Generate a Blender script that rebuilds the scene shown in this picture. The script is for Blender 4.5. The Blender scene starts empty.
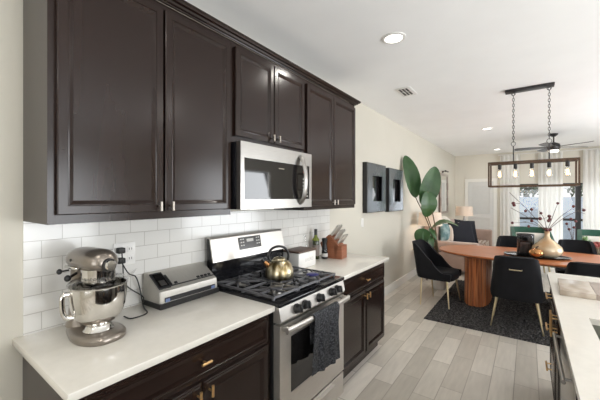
import bpy, bmesh, math, random
from mathutils import Vector, Matrix
random.seed(7)
PI = math.pi
SC = bpy.context.scene
COL = SC.collection

# ------------------------------------------------------------------ camera
cam_d = bpy.data.cameras.new('camera')
cam_d.sensor_width = 36.0
cam_d.lens = 311.63 / 600 * 36.0
cam_d.shift_y = -2.23 / 600
cam_d.clip_start = 0.05
cam = bpy.data.objects.new('camera', cam_d)
COL.objects.link(cam)
cam.location = (1.7974, 0.0, 1.5231)
cam.rotation_euler = (PI / 2, 0, 0.6313)
SC.camera = cam

# ------------------------------------------------------------------ world, daylight, exposure
world = bpy.data.worlds.new('sky')
SC.world = world
world.use_nodes = True
wn = world.node_tree
bg = wn.nodes['Background']
sky = wn.nodes.new('ShaderNodeTexSky')
sky.sky_type = 'HOSEK_WILKIE'
sky.turbidity = 4.0
sky.ground_albedo = 0.5
sky.sun_direction = Vector((0.5, -0.6, 0.65)).normalized()
wmix = wn.nodes.new('ShaderNodeMixRGB')
wmix.inputs[0].default_value = 0.75
wmix.inputs[2].default_value = (1.0, 1.0, 1.0, 1)
wn.links.new(sky.outputs[0], wmix.inputs[1])
wn.links.new(wmix.outputs[0], bg.inputs[0])
bg.inputs[1].default_value = 1.8

def area(name, loc, rot, sx, sy, power, col=(1, 1, 1)):
    d = bpy.data.lights.new(name, 'AREA')
    d.shape = 'RECTANGLE'; d.size = sx; d.size_y = sy; d.energy = power; d.color = col
    o = bpy.data.objects.new(name, d); COL.objects.link(o)
    o.location = loc; o.rotation_euler = rot
    return o
# area lamps added at slider and unseen windows, tilted up to brighten the ceiling
area('daylight_fill', (2.6, 10.75, 1.2), (-PI / 2 - .25, 0, 0), 2.2, 1.9, 50, (0.93, 0.97, 1))
area('daylight_fill', (5.35, 5.9, 1.35), (0, PI / 2 + .35, 0), 2.0, 2.6, 215, (0.93, 0.965, 1))
area('daylight_fill', (5.35, 1.2, 1.35), (0, PI / 2 + .65, 0), 2.0, 2.6, 200, (0.93, 0.965, 1))
area('daylight_fill', (2.6, -2.95, 1.35), (PI / 2 + .80, 0, 0), 2.6, 2.0, 80, (0.95, 0.975, 1))
SC.view_settings.view_transform = 'Standard'
SC.view_settings.look = 'None'
SC.view_settings.exposure = -0.50
SC.view_settings.gamma = 1.0
SC.view_settings.use_curve_mapping = False
SC.cycles.use_denoising = True
SC.cycles.diffuse_bounces = 8
SC.cycles.max_bounces = 14
SC.cycles.caustics_reflective = False
SC.cycles.caustics_refractive = False

# ------------------------------------------------------------------ materials
def mat(name, col, rough=0.5, metal=0.0, var=0.06, scale=12.0, bump=0.0, bscale=80.0, coat=0.0, spec=0.5, stretch=None, sheen=0.0):
    m = bpy.data.materials.new(name); m.use_nodes = True
    nt = m.node_tree; b = nt.nodes['Principled BSDF']
    b.inputs['Roughness'].default_value = rough
    b.inputs['Metallic'].default_value = metal
    b.inputs['Coat Weight'].default_value = coat
    b.inputs['Coat Roughness'].default_value = 0.15
    b.inputs['Specular IOR Level'].default_value = spec
    b.inputs['Sheen Weight'].default_value = sheen
    tc = nt.nodes.new('ShaderNodeTexCoord')
    mp = nt.nodes.new('ShaderNodeMapping')
    if stretch: mp.inputs['Scale'].default_value = stretch
    nt.links.new(tc.outputs['Object'], mp.inputs[0])
    n = nt.nodes.new('ShaderNodeTexNoise'); n.inputs['Scale'].default_value = scale
    n.inputs['Detail'].default_value = 4
    nt.links.new(mp.outputs[0], n.inputs['Vector'])
    r = nt.nodes.new('ShaderNodeValToRGB')
    r.color_ramp.elements[0].position = 0.3; r.color_ramp.elements[1].position = 0.7
    r.color_ramp.elements[0].color = tuple(max(0, c * (1 - var)) for c in col) + (1,)
    r.color_ramp.elements[1].color = tuple(min(1, c * (1 + var)) for c in col) + (1,)
    nt.links.new(n.outputs['Fac'], r.inputs[0])
    nt.links.new(r.outputs[0], b.inputs['Base Color'])
    if bump:
        n2 = nt.nodes.new('ShaderNodeTexNoise'); n2.inputs['Scale'].default_value = bscale
        nt.links.new(mp.outputs[0], n2.inputs['Vector'])
        bp = nt.nodes.new('ShaderNodeBump'); bp.inputs['Strength'].default_value = bump
        bp.inputs['Distance'].default_value = 0.01
        nt.links.new(n2.outputs['Fac'], bp.inputs['Height'])
        nt.links.new(bp.outputs[0], b.inputs['Normal'])
    return m

def two_tone(name, c1, c2, scale, rough=0.5, metal=0.0, kind='noise', stretch=(1, 1, 1), lo=0.4, hi=0.6, bump=0.0, dist=0.0):
    m = mat(name, c1, rough, metal, var=0)
    nt = m.node_tree
    mp = nt.nodes['Mapping']; mp.inputs['Scale'].default_value = stretch
    r = nt.nodes['Color Ramp']
    if kind == 'wave':
        w = nt.nodes.new('ShaderNodeTexWave'); w.inputs['Scale'].default_value = scale
        w.inputs['Distortion'].default_value = dist; w.inputs['Detail'].default_value = 3
        w.inputs['Detail Scale'].default_value = 2
        nt.links.new(mp.outputs[0], w.inputs['Vector']); out = w.outputs['Fac']
    else:
        w = nt.nodes['Noise Texture']; w.inputs['Scale'].default_value = scale; out = w.outputs['Fac']
    nt.links.new(out, r.inputs[0])
    e = r.color_ramp.elements
    e[0].position = lo; e[1].position = hi
    e[0].color = tuple(c1) + (1,); e[1].color = tuple(c2) + (1,)
    if bump:
        bp = nt.nodes.new('ShaderNodeBump'); bp.inputs['Strength'].default_value = bump
        bp.inputs['Distance'].default_value = 0.01
        nt.links.new(out, bp.inputs['Height']); nt.links.new(bp.outputs[0], nt.nodes['Principled BSDF'].inputs['Normal'])
    return m

def glow(name, col, strength):
    m = mat(name, col, 0.5, var=0)
    b = m.node_tree.nodes['Principled BSDF']
    b.inputs['Emission Color'].default_value = tuple(col) + (1,)
    b.inputs['Emission Strength'].default_value = strength
    return m

def glass(name, col=(1, 1, 1), rough=0.0, trans=1.0, ior=1.45):
    m = mat(name, col, rough, var=0)
    b = m.node_tree.nodes['Principled BSDF']
    b.inputs['Transmission Weight'].default_value = trans
    b.inputs['IOR'].default_value = ior
    return m

def thin_glass(name, tint=(1, 1, 1), gloss=0.08):
    m = bpy.data.materials.new(name); m.use_nodes = True
    nt = m.node_tree; nt.nodes.remove(nt.nodes['Principled BSDF'])
    t = nt.nodes.new('ShaderNodeBsdfTransparent'); t.inputs[0].default_value = tuple(tint) + (1,)
    g = nt.nodes.new('ShaderNodeBsdfGlossy'); g.inputs['Roughness'].default_value = 0.02
    lw = nt.nodes.new('ShaderNodeLayerWeight'); lw.inputs[0].default_value = 0.5
    pw = nt.nodes.new('ShaderNodeMath'); pw.operation = 'POWER'; pw.inputs[1].default_value = 4.0
    fr = nt.nodes.new('ShaderNodeMapRange'); fr.inputs['To Min'].default_value = 0.04; fr.inputs['To Max'].default_value = 0.7
    nt.links.new(lw.outputs['Facing'], pw.inputs[0]); nt.links.new(pw.outputs[0], fr.inputs['Value'])
    mx = nt.nodes.new('ShaderNodeMixShader')
    nt.links.new(fr.outputs[0], mx.inputs[0]); nt.links.new(t.outputs[0], mx.inputs[1]); nt.links.new(g.outputs[0], mx.inputs[2])
    nt.links.new(mx.outputs[0], nt.nodes['Material Output'].inputs[0])
    return m

def brick_mat(name, c1, c2, mortar, bw, rh, ms, rough, rot, off=0.5, shift=(0, 0, 0), bump=0.3, mottle=0.0, mstretch=(1, 1, 1)):
    m = bpy.data.materials.new(name); m.use_nodes = True
    nt = m.node_tree; b = nt.nodes['Principled BSDF']; b.inputs['Roughness'].default_value = rough
    tc = nt.nodes.new('ShaderNodeTexCoord')
    mp = nt.nodes.new('ShaderNodeMapping')
    mp.inputs['Rotation'].default_value = rot; mp.inputs['Location'].default_value = shift
    nt.links.new(tc.outputs['Object'], mp.inputs[0])
    br = nt.nodes.new('ShaderNodeTexBrick')
    br.offset = off; br.squash = 1.0
    br.inputs['Color1'].default_value = tuple(c1) + (1,); br.inputs['Color2'].default_value = tuple(c2) + (1,)
    br.inputs['Mortar'].default_value = tuple(mortar) + (1,)
    br.inputs['Scale'].default_value = 1.0
    br.inputs['Brick Width'].default_value = bw; br.inputs['Row Height'].default_value = rh
    br.inputs['Mortar Size'].default_value = ms; br.inputs['Mortar Smooth'].default_value = 0.1
    nt.links.new(mp.outputs[0], br.inputs['Vector'])
    out = br.outputs['Color']
    if mottle:
        mp2 = nt.nodes.new('ShaderNodeMapping'); mp2.inputs['Scale'].default_value = mstretch
        nt.links.new(tc.outputs['Object'], mp2.inputs[0])
        n = nt.nodes.new('ShaderNodeTexNoise'); n.inputs['Scale'].default_value = 6; n.inputs['Detail'].default_value = 6
        nt.links.new(mp2.outputs[0], n.inputs['Vector'])
        mr = nt.nodes.new('ShaderNodeMapRange')
        mr.inputs['From Min'].default_value = 0.3; mr.inputs['From Max'].default_value = 0.7
        mr.inputs['To Min'].default_value = 1 - mottle; mr.inputs['To Max'].default_value = 1 + mottle
        nt.links.new(n.outputs['Fac'], mr.inputs['Value'])
        mx = nt.nodes.new('ShaderNodeMixRGB'); mx.blend_type = 'MULTIPLY'; mx.inputs[0].default_value = 1
        nt.links.new(out, mx.inputs[1]); nt.links.new(mr.outputs[0], mx.inputs[2]); out = mx.outputs[0]
    nt.links.new(out, b.inputs['Base Color'])
    bp = nt.nodes.new('ShaderNodeBump'); bp.inputs['Strength'].default_value = bump; bp.inputs['Distance'].default_value = 0.004
    bp.invert = True
    nt.links.new(br.outputs['Fac'], bp.inputs['Height']); nt.links.new(bp.outputs[0], b.inputs['Normal'])
    return m

M = {}
M['wall'] = mat('wall_paint', (0.605, 0.578, 0.505), 0.85, var=0.015, scale=2, bump=0.05, bscale=150)
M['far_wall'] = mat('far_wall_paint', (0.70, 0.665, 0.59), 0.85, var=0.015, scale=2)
M['ceiling'] = mat('ceiling_paint', (0.92, 0.925, 0.93), 0.9, var=0.015, scale=3, bump=0.08, bscale=60)
M['white'] = mat('white_paint', (0.82, 0.80, 0.76), 0.45, var=0.02)
M['tile'] = brick_mat('white_subway_tile', (0.76, 0.75, 0.72), (0.72, 0.71, 0.685), (0.50, 0.48, 0.45), 0.1575, 0.081, 0.0016, 0.12,
                      (0, 0, 0), 0.5, bump=0.5)
M['floor'] = brick_mat('plank_tile_floor', (0.74, 0.69, 0.62), (0.46, 0.42, 0.365), (0.36, 0.32, 0.275), 0.61, 0.16, 0.0032, 0.28,
                       (0, 0, PI / 2), 0.35, shift=(0.05, 0.053, 0), bump=0.4, mottle=0.07, mstretch=(5, 0.7, 1))
M['cab'] = mat('espresso_cabinet', (0.0165, 0.0085, 0.0065), 0.21, var=0.12, scale=6, stretch=(1, 1, 0.15), coat=0.0, spec=0.38)
M['cab_in'] = mat('dark_recess', (0.008, 0.006, 0.006), 0.6)
M['quartz'] = mat('white_quartz', (0.71, 0.68, 0.62), 0.14, var=0.025, scale=25)
M['steel'] = mat('brushed_steel', (0.37, 0.355, 0.335), 0.28, 0.95, var=0.05, scale=18, stretch=(1, 1, 12))
M['steel_soft'] = mat('satin_steel', (0.66, 0.63, 0.59), 0.36, 0.85, var=0.03, scale=18, stretch=(1, 1, 8))
M['sealer'] = mat('dark_satin_steel', (0.50, 0.48, 0.44), 0.4, 0.6, var=0.04, scale=18, stretch=(1, 8, 1))
M['chrome'] = mat('polished_steel', (0.72, 0.70, 0.67), 0.10, 1.0, var=0.03)
M['nickel'] = mat('nickel', (0.36, 0.33, 0.29), 0.35, 0.9)
M['gold'] = mat('brushed_brass', (0.80, 0.52, 0.24), 0.3, 0.95, var=0.05)
M['pale_gold'] = mat('pale_gold_metal', (0.74, 0.62, 0.40), 0.3, 0.9, var=0.05)
M['black'] = mat('black_plastic', (0.012, 0.012, 0.013), 0.35)
M['black_gloss'] = mat('black_enamel', (0.010, 0.010, 0.012), 0.1)
M['black_glass'] = mat('black_glass', (0.012, 0.011, 0.011), 0.04, spec=0.6)
M['iron'] = mat('cast_iron', (0.10, 0.10, 0.108), 0.36, 0.3, var=0.2, scale=60)
M['mixer'] = mat('taupe_metallic_enamel', (0.27, 0.235, 0.20), 0.28, 0.75, var=0.03, coat=0.4)
M['velvet'] = mat('black_velvet', (0.0055, 0.0055, 0.0075), 0.8, var=0.25, scale=9, sheen=0.03, spec=0.25, bump=0.1, bscale=200)
M['table'] = two_tone('walnut_veneer', (0.40, 0.118, 0.038), (0.54, 0.185, 0.066), 3.0, 0.28, kind='noise', stretch=(1, 10, 6), lo=0.3, hi=0.7)
M['table_leg'] = two_tone('walnut_slats', (0.22, 0.058, 0.020), (0.60, 0.23, 0.09), 3, 0.4, stretch=(14, 14, 0.5), lo=0.42, hi=0.60)
M['rug'] = two_tone('charcoal_shag', (0.014, 0.013, 0.013), (0.15, 0.14, 0.135), 48, 0.95, lo=0.45, hi=0.75, bump=0.8)
M['bronze'] = mat('aged_bronze', (0.10, 0.060, 0.038), 0.5, 0.6, var=0.25, scale=30)
M['dark_metal'] = mat('dark_bronze_metal', (0.045, 0.042, 0.042), 0.45, 0.6)
M['fan'] = mat('dark_fan_blade', (0.035, 0.03, 0.028), 0.45)
M['leaf'] = two_tone('leaf_green', (0.020, 0.060, 0.018), (0.045, 0.115, 0.032), 4, 0.4, kind='noise', lo=0.3, hi=0.7)
M['leaf2'] = two_tone('olive_leaf_green', (0.07, 0.12, 0.045), (0.10, 0.16, 0.07), 5, 0.4)
M['stem'] = mat('plant_stem', (0.12, 0.085, 0.04), 0.6)
M['sofa'] = mat('taupe_velvet', (0.40, 0.285, 0.235), 0.8, var=0.08, scale=10, sheen=0.3)
M['navy'] = mat('navy_fabric', (0.007, 0.008, 0.014), 0.9, var=0.1, bump=0.1)
M['teal'] = two_tone('teal_print_fabric', (0.10, 0.19, 0.20), (0.28, 0.37, 0.37), 9, 0.9)
M['beige'] = two_tone('beige_striped_fabric', (0.52, 0.43, 0.35), (0.68, 0.60, 0.52), 14, 0.9, kind='wave', stretch=(0.3, 1, 0.3))
M['cream'] = mat('cream_fabric', (0.78, 0.74, 0.68), 0.95, var=0.05, bump=0.3, bscale=60)
M['throw'] = two_tone('brown_fur_throw', (0.34, 0.25, 0.20), (0.58, 0.50, 0.44), 10, 0.95, kind='wave', stretch=(0.4, 1, 1), dist=3)
M['green'] = mat('green_velvet', (0.012, 0.075, 0.045), 0.7, var=0.15, sheen=0.2)
M['shade'] = mat('lamp_shade_linen', (0.86, 0.81, 0.76), 0.9, var=0.04, bump=0.1)
M['wood_dark'] = mat('dark_wood', (0.09, 0.05, 0.035), 0.5, var=0.2, stretch=(1, 8, 1))
M['wood_red'] = two_tone('cherry_wood', (0.22, 0.075, 0.035), (0.33, 0.125, 0.06), 14, 0.4, stretch=(1, 1, 6), lo=0.3, hi=0.7)
M['wood_tan'] = two_tone('tan_wood', (0.40, 0.25, 0.15), (0.52, 0.34, 0.21), 10, 0.5, stretch=(1, 6, 1))
M['white_enamel'] = mat('white_enamel', (0.78, 0.77, 0.75), 0.3)
M['mat_grey'] = mat('blue_grey_frame', (0.16, 0.18, 0.20), 0.16, 0.55, var=0.08, scale=5)
M['mirror'] = mat('mirror_glass', (0.85, 0.87, 0.87), 0.03, 1.0, var=0)
M['clear'] = thin_glass('clear_glass')
M['smoke'] = thin_glass('smoked_glass', (0.5, 0.5, 0.52))
M['shield'] = thin_glass('clear_plastic', (0.93, 0.93, 0.93))
M['oil'] = mat('dark_olive_glass', (0.030, 0.035, 0.008), 0.06, coat=0.3)
M['oil_top'] = mat('green_oil', (0.16, 0.19, 0.03), 0.08)
M['label'] = mat('printed_paper', (0.20, 0.17, 0.155), 0.7)
M['charcoal'] = two_tone('charcoal_terry', (0.010, 0.011, 0.014), (0.12, 0.125, 0.14), 95, 0.95, lo=0.44, hi=0.72, bump=0.6)
M['kettle'] = two_tone('brushed_gold_kettle', (0.24, 0.18, 0.08), (0.82, 0.74, 0.54), 24, 0.30, 1.0, kind='noise', stretch=(1, 1, 0.02), lo=0.42, hi=0.58)
M['marble'] = two_tone('cream_marble', (0.38, 0.315, 0.25), (0.50, 0.43, 0.36), 3, 0.25, kind='wave', dist=6, lo=0.1, hi=0.9)
M['grey_wood'] = mat('grey_brown_inlay', (0.34, 0.28, 0.24), 0.35, var=0.1)
M['sink'] = mat('grey_granite_sink', (0.20, 0.20, 0.165), 0.5, var=0.08, scale=80)
M['vase'] = two_tone('golden_glaze', (0.52, 0.31, 0.15), (0.62, 0.55, 0.40), 3.5, 0.22, 0.25, lo=0.35, hi=0.65)
M['copper'] = mat('copper_glaze', (0.50, 0.25, 0.10), 0.2, 0.8)
M['berry'] = mat('dark_red_berry', (0.10, 0.018, 0.02), 0.5, var=0.4, scale=60)
M['twig'] = mat('brown_twig', (0.085, 0.055, 0.042), 0.7)
M['sheer'] = mat('white_sheer_curtain', (0.88, 0.87, 0.85), 0.9, var=0.02)
M['cord'] = mat('black_cord', (0.01, 0.01, 0.01), 0.5)
M['lamp_on'] = glow('lit_lens', (1.0, 0.96, 0.90), 6.0)
M['filament'] = glow('lit_filament', (1.0, 0.62, 0.28), 9.0)
M['fan_light'] = glow('fan_light_lens', (1.0, 0.93, 0.84), 2.5)
M['display'] = mat('display_panel', (0.05, 0.05, 0.048), 0.2)
M['print'] = mat('pale_print', (0.55, 0.54, 0.52), 0.5)
M['red_print'] = glow('red_display_digits', (1.0, 0.16, 0.08), 1.0)
M['blue_hint'] = mat('blue_tag', (0.12, 0.17, 0.32), 0.4)
M['flame_blue'] = mat('blue_enamel_cap', (0.03, 0.03, 0.14), 0.35)
M['fence'] = mat('pale_blue_panel', (0.60, 0.70, 0.82), 0.7, var=0.06)
M['patio'] = mat('patio_concrete', (0.55, 0.53, 0.50), 0.8, var=0.08)
M['foliage'] = two_tone('grey_green_foliage', (0.05, 0.085, 0.035), (0.25, 0.30, 0.22), 14, 0.7, lo=0.4, hi=0.62)
M['bark'] = mat('tree_bark', (0.12, 0.09, 0.07), 0.9)
M['light_leaf'] = two_tone('bright_succulent', (0.16, 0.32, 0.11), (0.34, 0.50, 0.24), 12, 0.5)
M['pink'] = mat('dusty_red_bloom', (0.30, 0.07, 0.06), 0.7)
for key, amt in (('shade', 0.5),):
    n_ = M[key].node_tree; b_ = n_.nodes['Principled BSDF']
    t_ = n_.nodes.new('ShaderNodeBsdfTranslucent'); t_.inputs[0].default_value = (0.85, 0.78, 0.70, 1)
    x_ = n_.nodes.new('ShaderNodeMixShader'); x_.inputs[0].default_value = amt
    n_.links.new(b_.outputs[0], x_.inputs[1]); n_.links.new(t_.outputs[0], x_.inputs[2]); n_.links.new(x_.outputs[0], n_.nodes['Material Output'].inputs[0])
sn = M['sheer'].node_tree
sb = sn.nodes['Principled BSDF']
tl = sn.nodes.new('ShaderNodeBsdfTranslucent'); tl.inputs[0].default_value = (0.9, 0.9, 0.88, 1)
smx = sn.nodes.new('ShaderNodeMixShader'); smx.inputs[0].default_value = 0.5
sn.links.new(sb.outputs[0], smx.inputs[1]); sn.links.new(tl.outputs[0], smx.inputs[2])
sn.links.new(smx.outputs[0], sn.nodes['Material Output'].inputs[0])

# ------------------------------------------------------------------ mesh helpers
def catmull(pts, n=6):
    P = [Vector(p) for p in pts]
    if len(P) < 3: return P
    out = []
    for i in range(len(P) - 1):
        p0 = P[i - 1] if i else P[0] * 2 - P[1]
        p1, p2 = P[i], P[i + 1]
        p3 = P[i + 2] if i + 2 < len(P) else P[-1] * 2 - P[-2]
        for k in range(n):
            t = k / n
            out.append(0.5 * ((2 * p1) + (p2 - p0) * t + (2 * p0 - 5 * p1 + 4 * p2 - p3) * t * t + (3 * p1 - p0 - 3 * p2 + p3) * t ** 3))
    out.append(P[-1])
    return out

class MB:
    def __init__(self, mtx=None):
        self.b = bmesh.new(); self.M = mtx or Matrix.Identity(4)
    def v(self, p): return self.b.verts.new(self.M @ Vector(p))
    def face(self, vs):
        try: return self.b.faces.new(vs)
        except ValueError: return None
    def box(self, x0, y0, z0, x1, y1, z1, bev=0.0, seg=2):
        c = [self.v((x, y, z)) for x in (x0, x1) for y in (y0, y1) for z in (z0, z1)]
        fs = [self.face([c[i] for i in q]) for q in ((0, 1, 3, 2), (4, 6, 7, 5), (0, 4, 5, 1), (2, 3, 7, 6), (0, 2, 6, 4), (1, 5, 7, 3))]
        if bev:
            es = set(e for f in fs for e in f.edges)
            bmesh.ops.bevel(self.b, geom=list(es), offset=bev, segments=seg, profile=0.5, affect='EDGES', clamp_overlap=True)
        return self
    def loops(self, rings, closed=True, cap0=True, cap1=True):
        rv = [[self.v(p) for p in r] for r in rings]
        n = len(rv[0])
        for a, b in zip(rv, rv[1:]):
            for i in range(n if closed else n - 1):
                j = (i + 1) % n
                self.face([a[i], a[j], b[j], b[i]])
        if cap0: self.face(list(reversed(rv[0])))
        if cap1: self.face(rv[-1])
        return self
    def cyl(self, p0, p1, r0, r1=None, seg=16):
        r1 = r0 if r1 is None else r1
        p0, p1 = Vector(p0), Vector(p1)
        d = (p1 - p0).normalized()
        a = d.orthogonal().normalized(); b = d.cross(a)
        R = [[p + (a * math.cos(2 * PI * k / seg) + b * math.sin(2 * PI * k / seg)) * r for k in range(seg)] for p, r in ((p0, r0), (p1, r1))]
        return self.loops(R)
    def tube(self, pts, r, seg=8, smooth=0, closed=False):
        P = catmull(pts, smooth) if smooth else [Vector(p) for p in pts]
        rs = r if isinstance(r, (list, tuple)) else None
        n = len(P); rings = []; a = None
        for i, p in enumerate(P):
            if closed: d = (P[(i + 1) % n] - P[i - 1]).normalized()
            else: d = (P[min(i + 1, n - 1)] - P[max(i - 1, 0)]).normalized()
            if a is None: a = d.orthogonal().normalized()
            a = (a - d * a.dot(d))
            a = a.normalized() if a.length > 1e-6 else d.orthogonal().normalized()
            b = d.cross(a)
            rr = r if rs is None else rs[0] + (rs[1] - rs[0]) * i / max(1, n - 1)
            rings.append([p + (a * math.cos(2 * PI * k / seg) + b * math.sin(2 * PI * k / seg)) * rr for k in range(seg)])
        if closed:
            rings.append(rings[0]); return self.loops(rings, cap0=False, cap1=False)
        return self.loops(rings)
    def lathe(self, prof, c=(0, 0, 0), axis='z', seg=28, sx=1.0, sy=1.0, cap0=True, cap1=True):
        rings = []
        for r, h in prof:
            ring = []
            for k in range(seg):
                t = 2 * PI * k / seg
                u, w = max(r, 1e-4) * math.cos(t) * sx, max(r, 1e-4) * math.sin(t) * sy
                p = (u, w, h) if axis == 'z' else ((h, u, w) if axis == 'x' else (w, h, u))
                ring.append((p[0] + c[0], p[1] + c[1], p[2] + c[2]))
            rings.append(ring)
        return self.loops(rings, cap0=cap0, cap1=cap1)
    def sphere(self, c, r, seg=12, rings=8, sz=1.0):
        pr = [(r * math.sin(PI * k / rings), -r * sz * math.cos(PI * k / rings)) for k in range(rings + 1)]
        return self.lathe(pr, c, seg=seg)
    def prism(self, poly, z0, z1, top=1.0):
        n = len(poly); cx = sum(p[0] for p in poly) / n; cy = sum(p[1] for p in poly) / n
        return self.loops([[(x, y, z0) for x, y in poly], [(cx + (x - cx) * top, cy + (y - cy) * top, z1) for x, y in poly]])
    def grid(self, f, nu, nv, thick=0.0):
        g = [[self.v(f(i / nu, j / nv)) for j in range(nv + 1)] for i in range(nu + 1)]
        fs = []
        for i in range(nu):
            for j in range(nv):
                q = self.face([g[i][j], g[i + 1][j], g[i + 1][j + 1], g[i][j + 1]])
                if q: fs.append(q)
        if thick:
            bmesh.ops.recalc_face_normals(self.b, faces=fs)
            bmesh.ops.solidify(self.b, geom=fs, thickness=thick)
        return self
    def panel(self, y0, y1, z0, z1, t=0.02, fw=0.034, x=0.0, deep=0.012, step=False):
        """framed cabinet front facing +x, its back on plane x"""
        L = [(0, 0)] + ([(0, t - 0.010), (0.004, t - 0.009), (0.008, t - 0.005), (0.013, t - 0.005), (0.017, t)] if step else [(0, t - .004), (.004, t)]) + [
             (fw, t), (fw + 0.002, t - 0.003), (fw + 0.006, t - 0.002), (fw + 0.022, t - deep), (fw + 0.024, t - deep)]
        rings = [[(x + d, y0 + i, z0 + i), (x + d, y1 - i, z0 + i), (x + d, y1 - i, z1 - i), (x + d, y0 + i, z1 - i)] for i, d in L]
        return self.loops(rings)
    def build(self, name, m, parent=None, smooth=35, sub=0, kind=None, weld=False):
        if weld: bmesh.ops.remove_doubles(self.b, verts=self.b.verts, dist=1e-4)
        bmesh.ops.recalc_face_normals(self.b, faces=self.b.faces)
        me = bpy.data.meshes.new(name); self.b.to_mesh(me); self.b.free()
        if smooth:
            for p in me.polygons: p.use_smooth = True
            me.set_sharp_from_angle(angle=math.radians(smooth))
        me.materials.append(m if not isinstance(m, str) else M[m])
        o = bpy.data.objects.new(name, me); COL.objects.link(o)
        if parent: o.parent = parent
        if sub:
            s = o.modifiers.new('subdivision', 'SUBSURF'); s.levels = sub; s.render_levels = sub
        if kind: o['kind'] = kind
        return o

def tag(o, label, cat, group=None):
    o['label'] = label; o['category'] = cat
    if group: o['group'] = group
    return o
def thing(name, label, cat, loc=(0, 0, 0), rz=0.0, group=None):
    o = bpy.data.objects.new(name, None); COL.objects.link(o)
    o.empty_display_size = 0.1
    o.location = loc; o.rotation_euler = (0, 0, rz)
    return tag(o, label, cat, group)
def struct(mb, name, m, smooth=0, parent=None):
    o = mb.build(name, m, parent, smooth); o['kind'] = 'structure'; return o
def dup(root, loc, rz, label, group=None):
    r = root.copy(); COL.objects.link(r); r.location = loc; r.rotation_euler = (0, 0, rz); r['label'] = label
    if group: r['group'] = group
    for ch in list(root.children):
        c = ch.copy(); COL.objects.link(c); c.parent = r
        for g in list(ch.children):
            d = g.copy(); COL.objects.link(d); d.parent = c
    return r
def text_mesh(name, s, size, mtx, m, parent, depth=0.0006):
    cu = bpy.data.curves.new(name, 'FONT'); cu.body = s; cu.size = size; cu.extrude = depth
    cu.align_x = 'CENTER'; cu.align_y = 'CENTER'
    tmp = bpy.data.objects.new(name + '_tmp', cu); COL.objects.link(tmp)
    dg = bpy.context.evaluated_depsgraph_get()
    me = bpy.data.meshes.new_from_object(tmp.evaluated_get(dg))
    bpy.data.objects.remove(tmp)
    me.transform(mtx); me.name = name
    me.materials.clear(); me.materials.append(M[m])
    o = bpy.data.objects.new(name, me); COL.objects.link(o); o.parent = parent
    return o
# text facing +x, reading along +y
FACE_X = Matrix(((0, 0, 1, 0), (1, 0, 0, 0), (0, 1, 0, 0), (0, 0, 0, 1)))
FLIP = Matrix.Rotation(PI, 4, 'Z')

# ------------------------------------------------------------------ the room
CEIL = 2.79
Y0, Y1, XR = -3.0, 10.5, 5.4
struct(MB().box(-0.12, Y0, -0.1, XR + 0.1, Y1 + 0.12, 0), 'floor', 'floor')
struct(MB().box(-0.12, Y0, CEIL, XR + 0.1, Y1 + 0.12, CEIL + 0.1), 'ceiling', 'ceiling')
struct(MB().box(-0.12, Y0, 0, 0, Y1 + 0.12, CEIL), 'wall_left', 'wall')

# far wall with the sliding door opening
SX0, SX1, SZ = 1.45, 3.75, 1.90
w = MB(); w.box(0, Y1, 0, SX0, Y1 + 0.12, CEIL); w.box(SX1, Y1, 0, XR, Y1 + 0.12, CEIL); w.box(SX0, Y1, SZ, SX1, Y1 + 0.12, CEIL)
struct(w, 'wall_far', 'far_wall')
# right wall with two windows, and the wall behind the camera with one added for light
w = MB()
WN = [(-0.1, 2.5), (4.6, 7.2)]
ys = [Y0, WN[0][0], WN[0][1], WN[1][0], WN[1][1], Y1]
for a, b in ((ys[0], ys[1]), (ys[2], ys[3]), (ys[4], ys[5])): w.box(XR, a, 0, XR + 0.1, b, CEIL)
for a, b in WN: w.box(XR, a, 0, XR + 0.1, b, 0.35); w.box(XR, a, 2.35, XR + 0.1, b, CEIL)
struct(w, 'wall_right', 'wall')
w = MB(); w.box(0, Y0 - 0.1, 0, 1.3, Y0, CEIL); w.box(3.9, Y0 - 0.1, 0, XR, Y0, CEIL); w.box(1.3, Y0 - 0.1, 0, 3.9, Y0, 0.35); w.box(1.3, Y0 - 0.1, 2.35, 3.9, Y0, CEIL)
struct(w, 'wall_back', 'wall')
def win_frame(name, f):
    fr = MB()
    for q in f: fr.box(*q)
    struct(fr, name, 'white')
for i, (a, b) in enumerate(WN):
    m_ = (a + b) / 2
    win_frame('window_%d' % (i + 2), [(XR + .02, a, .35, XR + .07, a + .05, 2.35), (XR + .02, b - .05, .35, XR + .07, b, 2.35), (XR + .02, m_ - .03, .35, XR + .07, m_ + .03, 2.35),
                                      (XR + .02, a, .35, XR + .07, b, .40), (XR + .02, a, 2.30, XR + .07, b, 2.35)])
win_frame('window_4', [(1.3, Y0 - .07, .35, 1.35, Y0 - .02, 2.35), (3.85, Y0 - .07, .35, 3.9, Y0 - .02, 2.35), (2.57, Y0 - .07, .35, 2.63, Y0 - .02, 2.35), (1.3, Y0 - .07, .35, 3.9, Y0 - .02, .4), (1.3, Y0 - .07, 2.3, 3.9, Y0 - .02, 2.35)])
# sliding glass door, black frames with a mid rail
fr = MB()
xs = [SX0, 2.12, 2.77, SX1 - 0.07]
for x in (SX0, SX1 - 0.06): fr.box(x, Y1 + .03, 0, x + .06, Y1 + .10, SZ)
fr.box(2.06, Y1 + .03, 0, 2.13, Y1 + .10, SZ); fr.box(2.77, Y1 + .03, 0, 2.88, Y1 + .10, SZ)
fr.box(SX0, Y1 + .03, SZ - .03, SX1, Y1 + .10, SZ); fr.box(SX0, Y1 + .03, 0, SX1, Y1 + .10, .09)
fr.box(SX0, Y1 + .04, .93, SX1, Y1 + .09, .99)
so = struct(fr, 'window_1', 'black')
struct(MB().box(SX0 + .05, Y1 + .06, .08, SX1 - .05, Y1 + .066, SZ - .05), 'window_pane', 'clear', parent=so)
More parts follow.
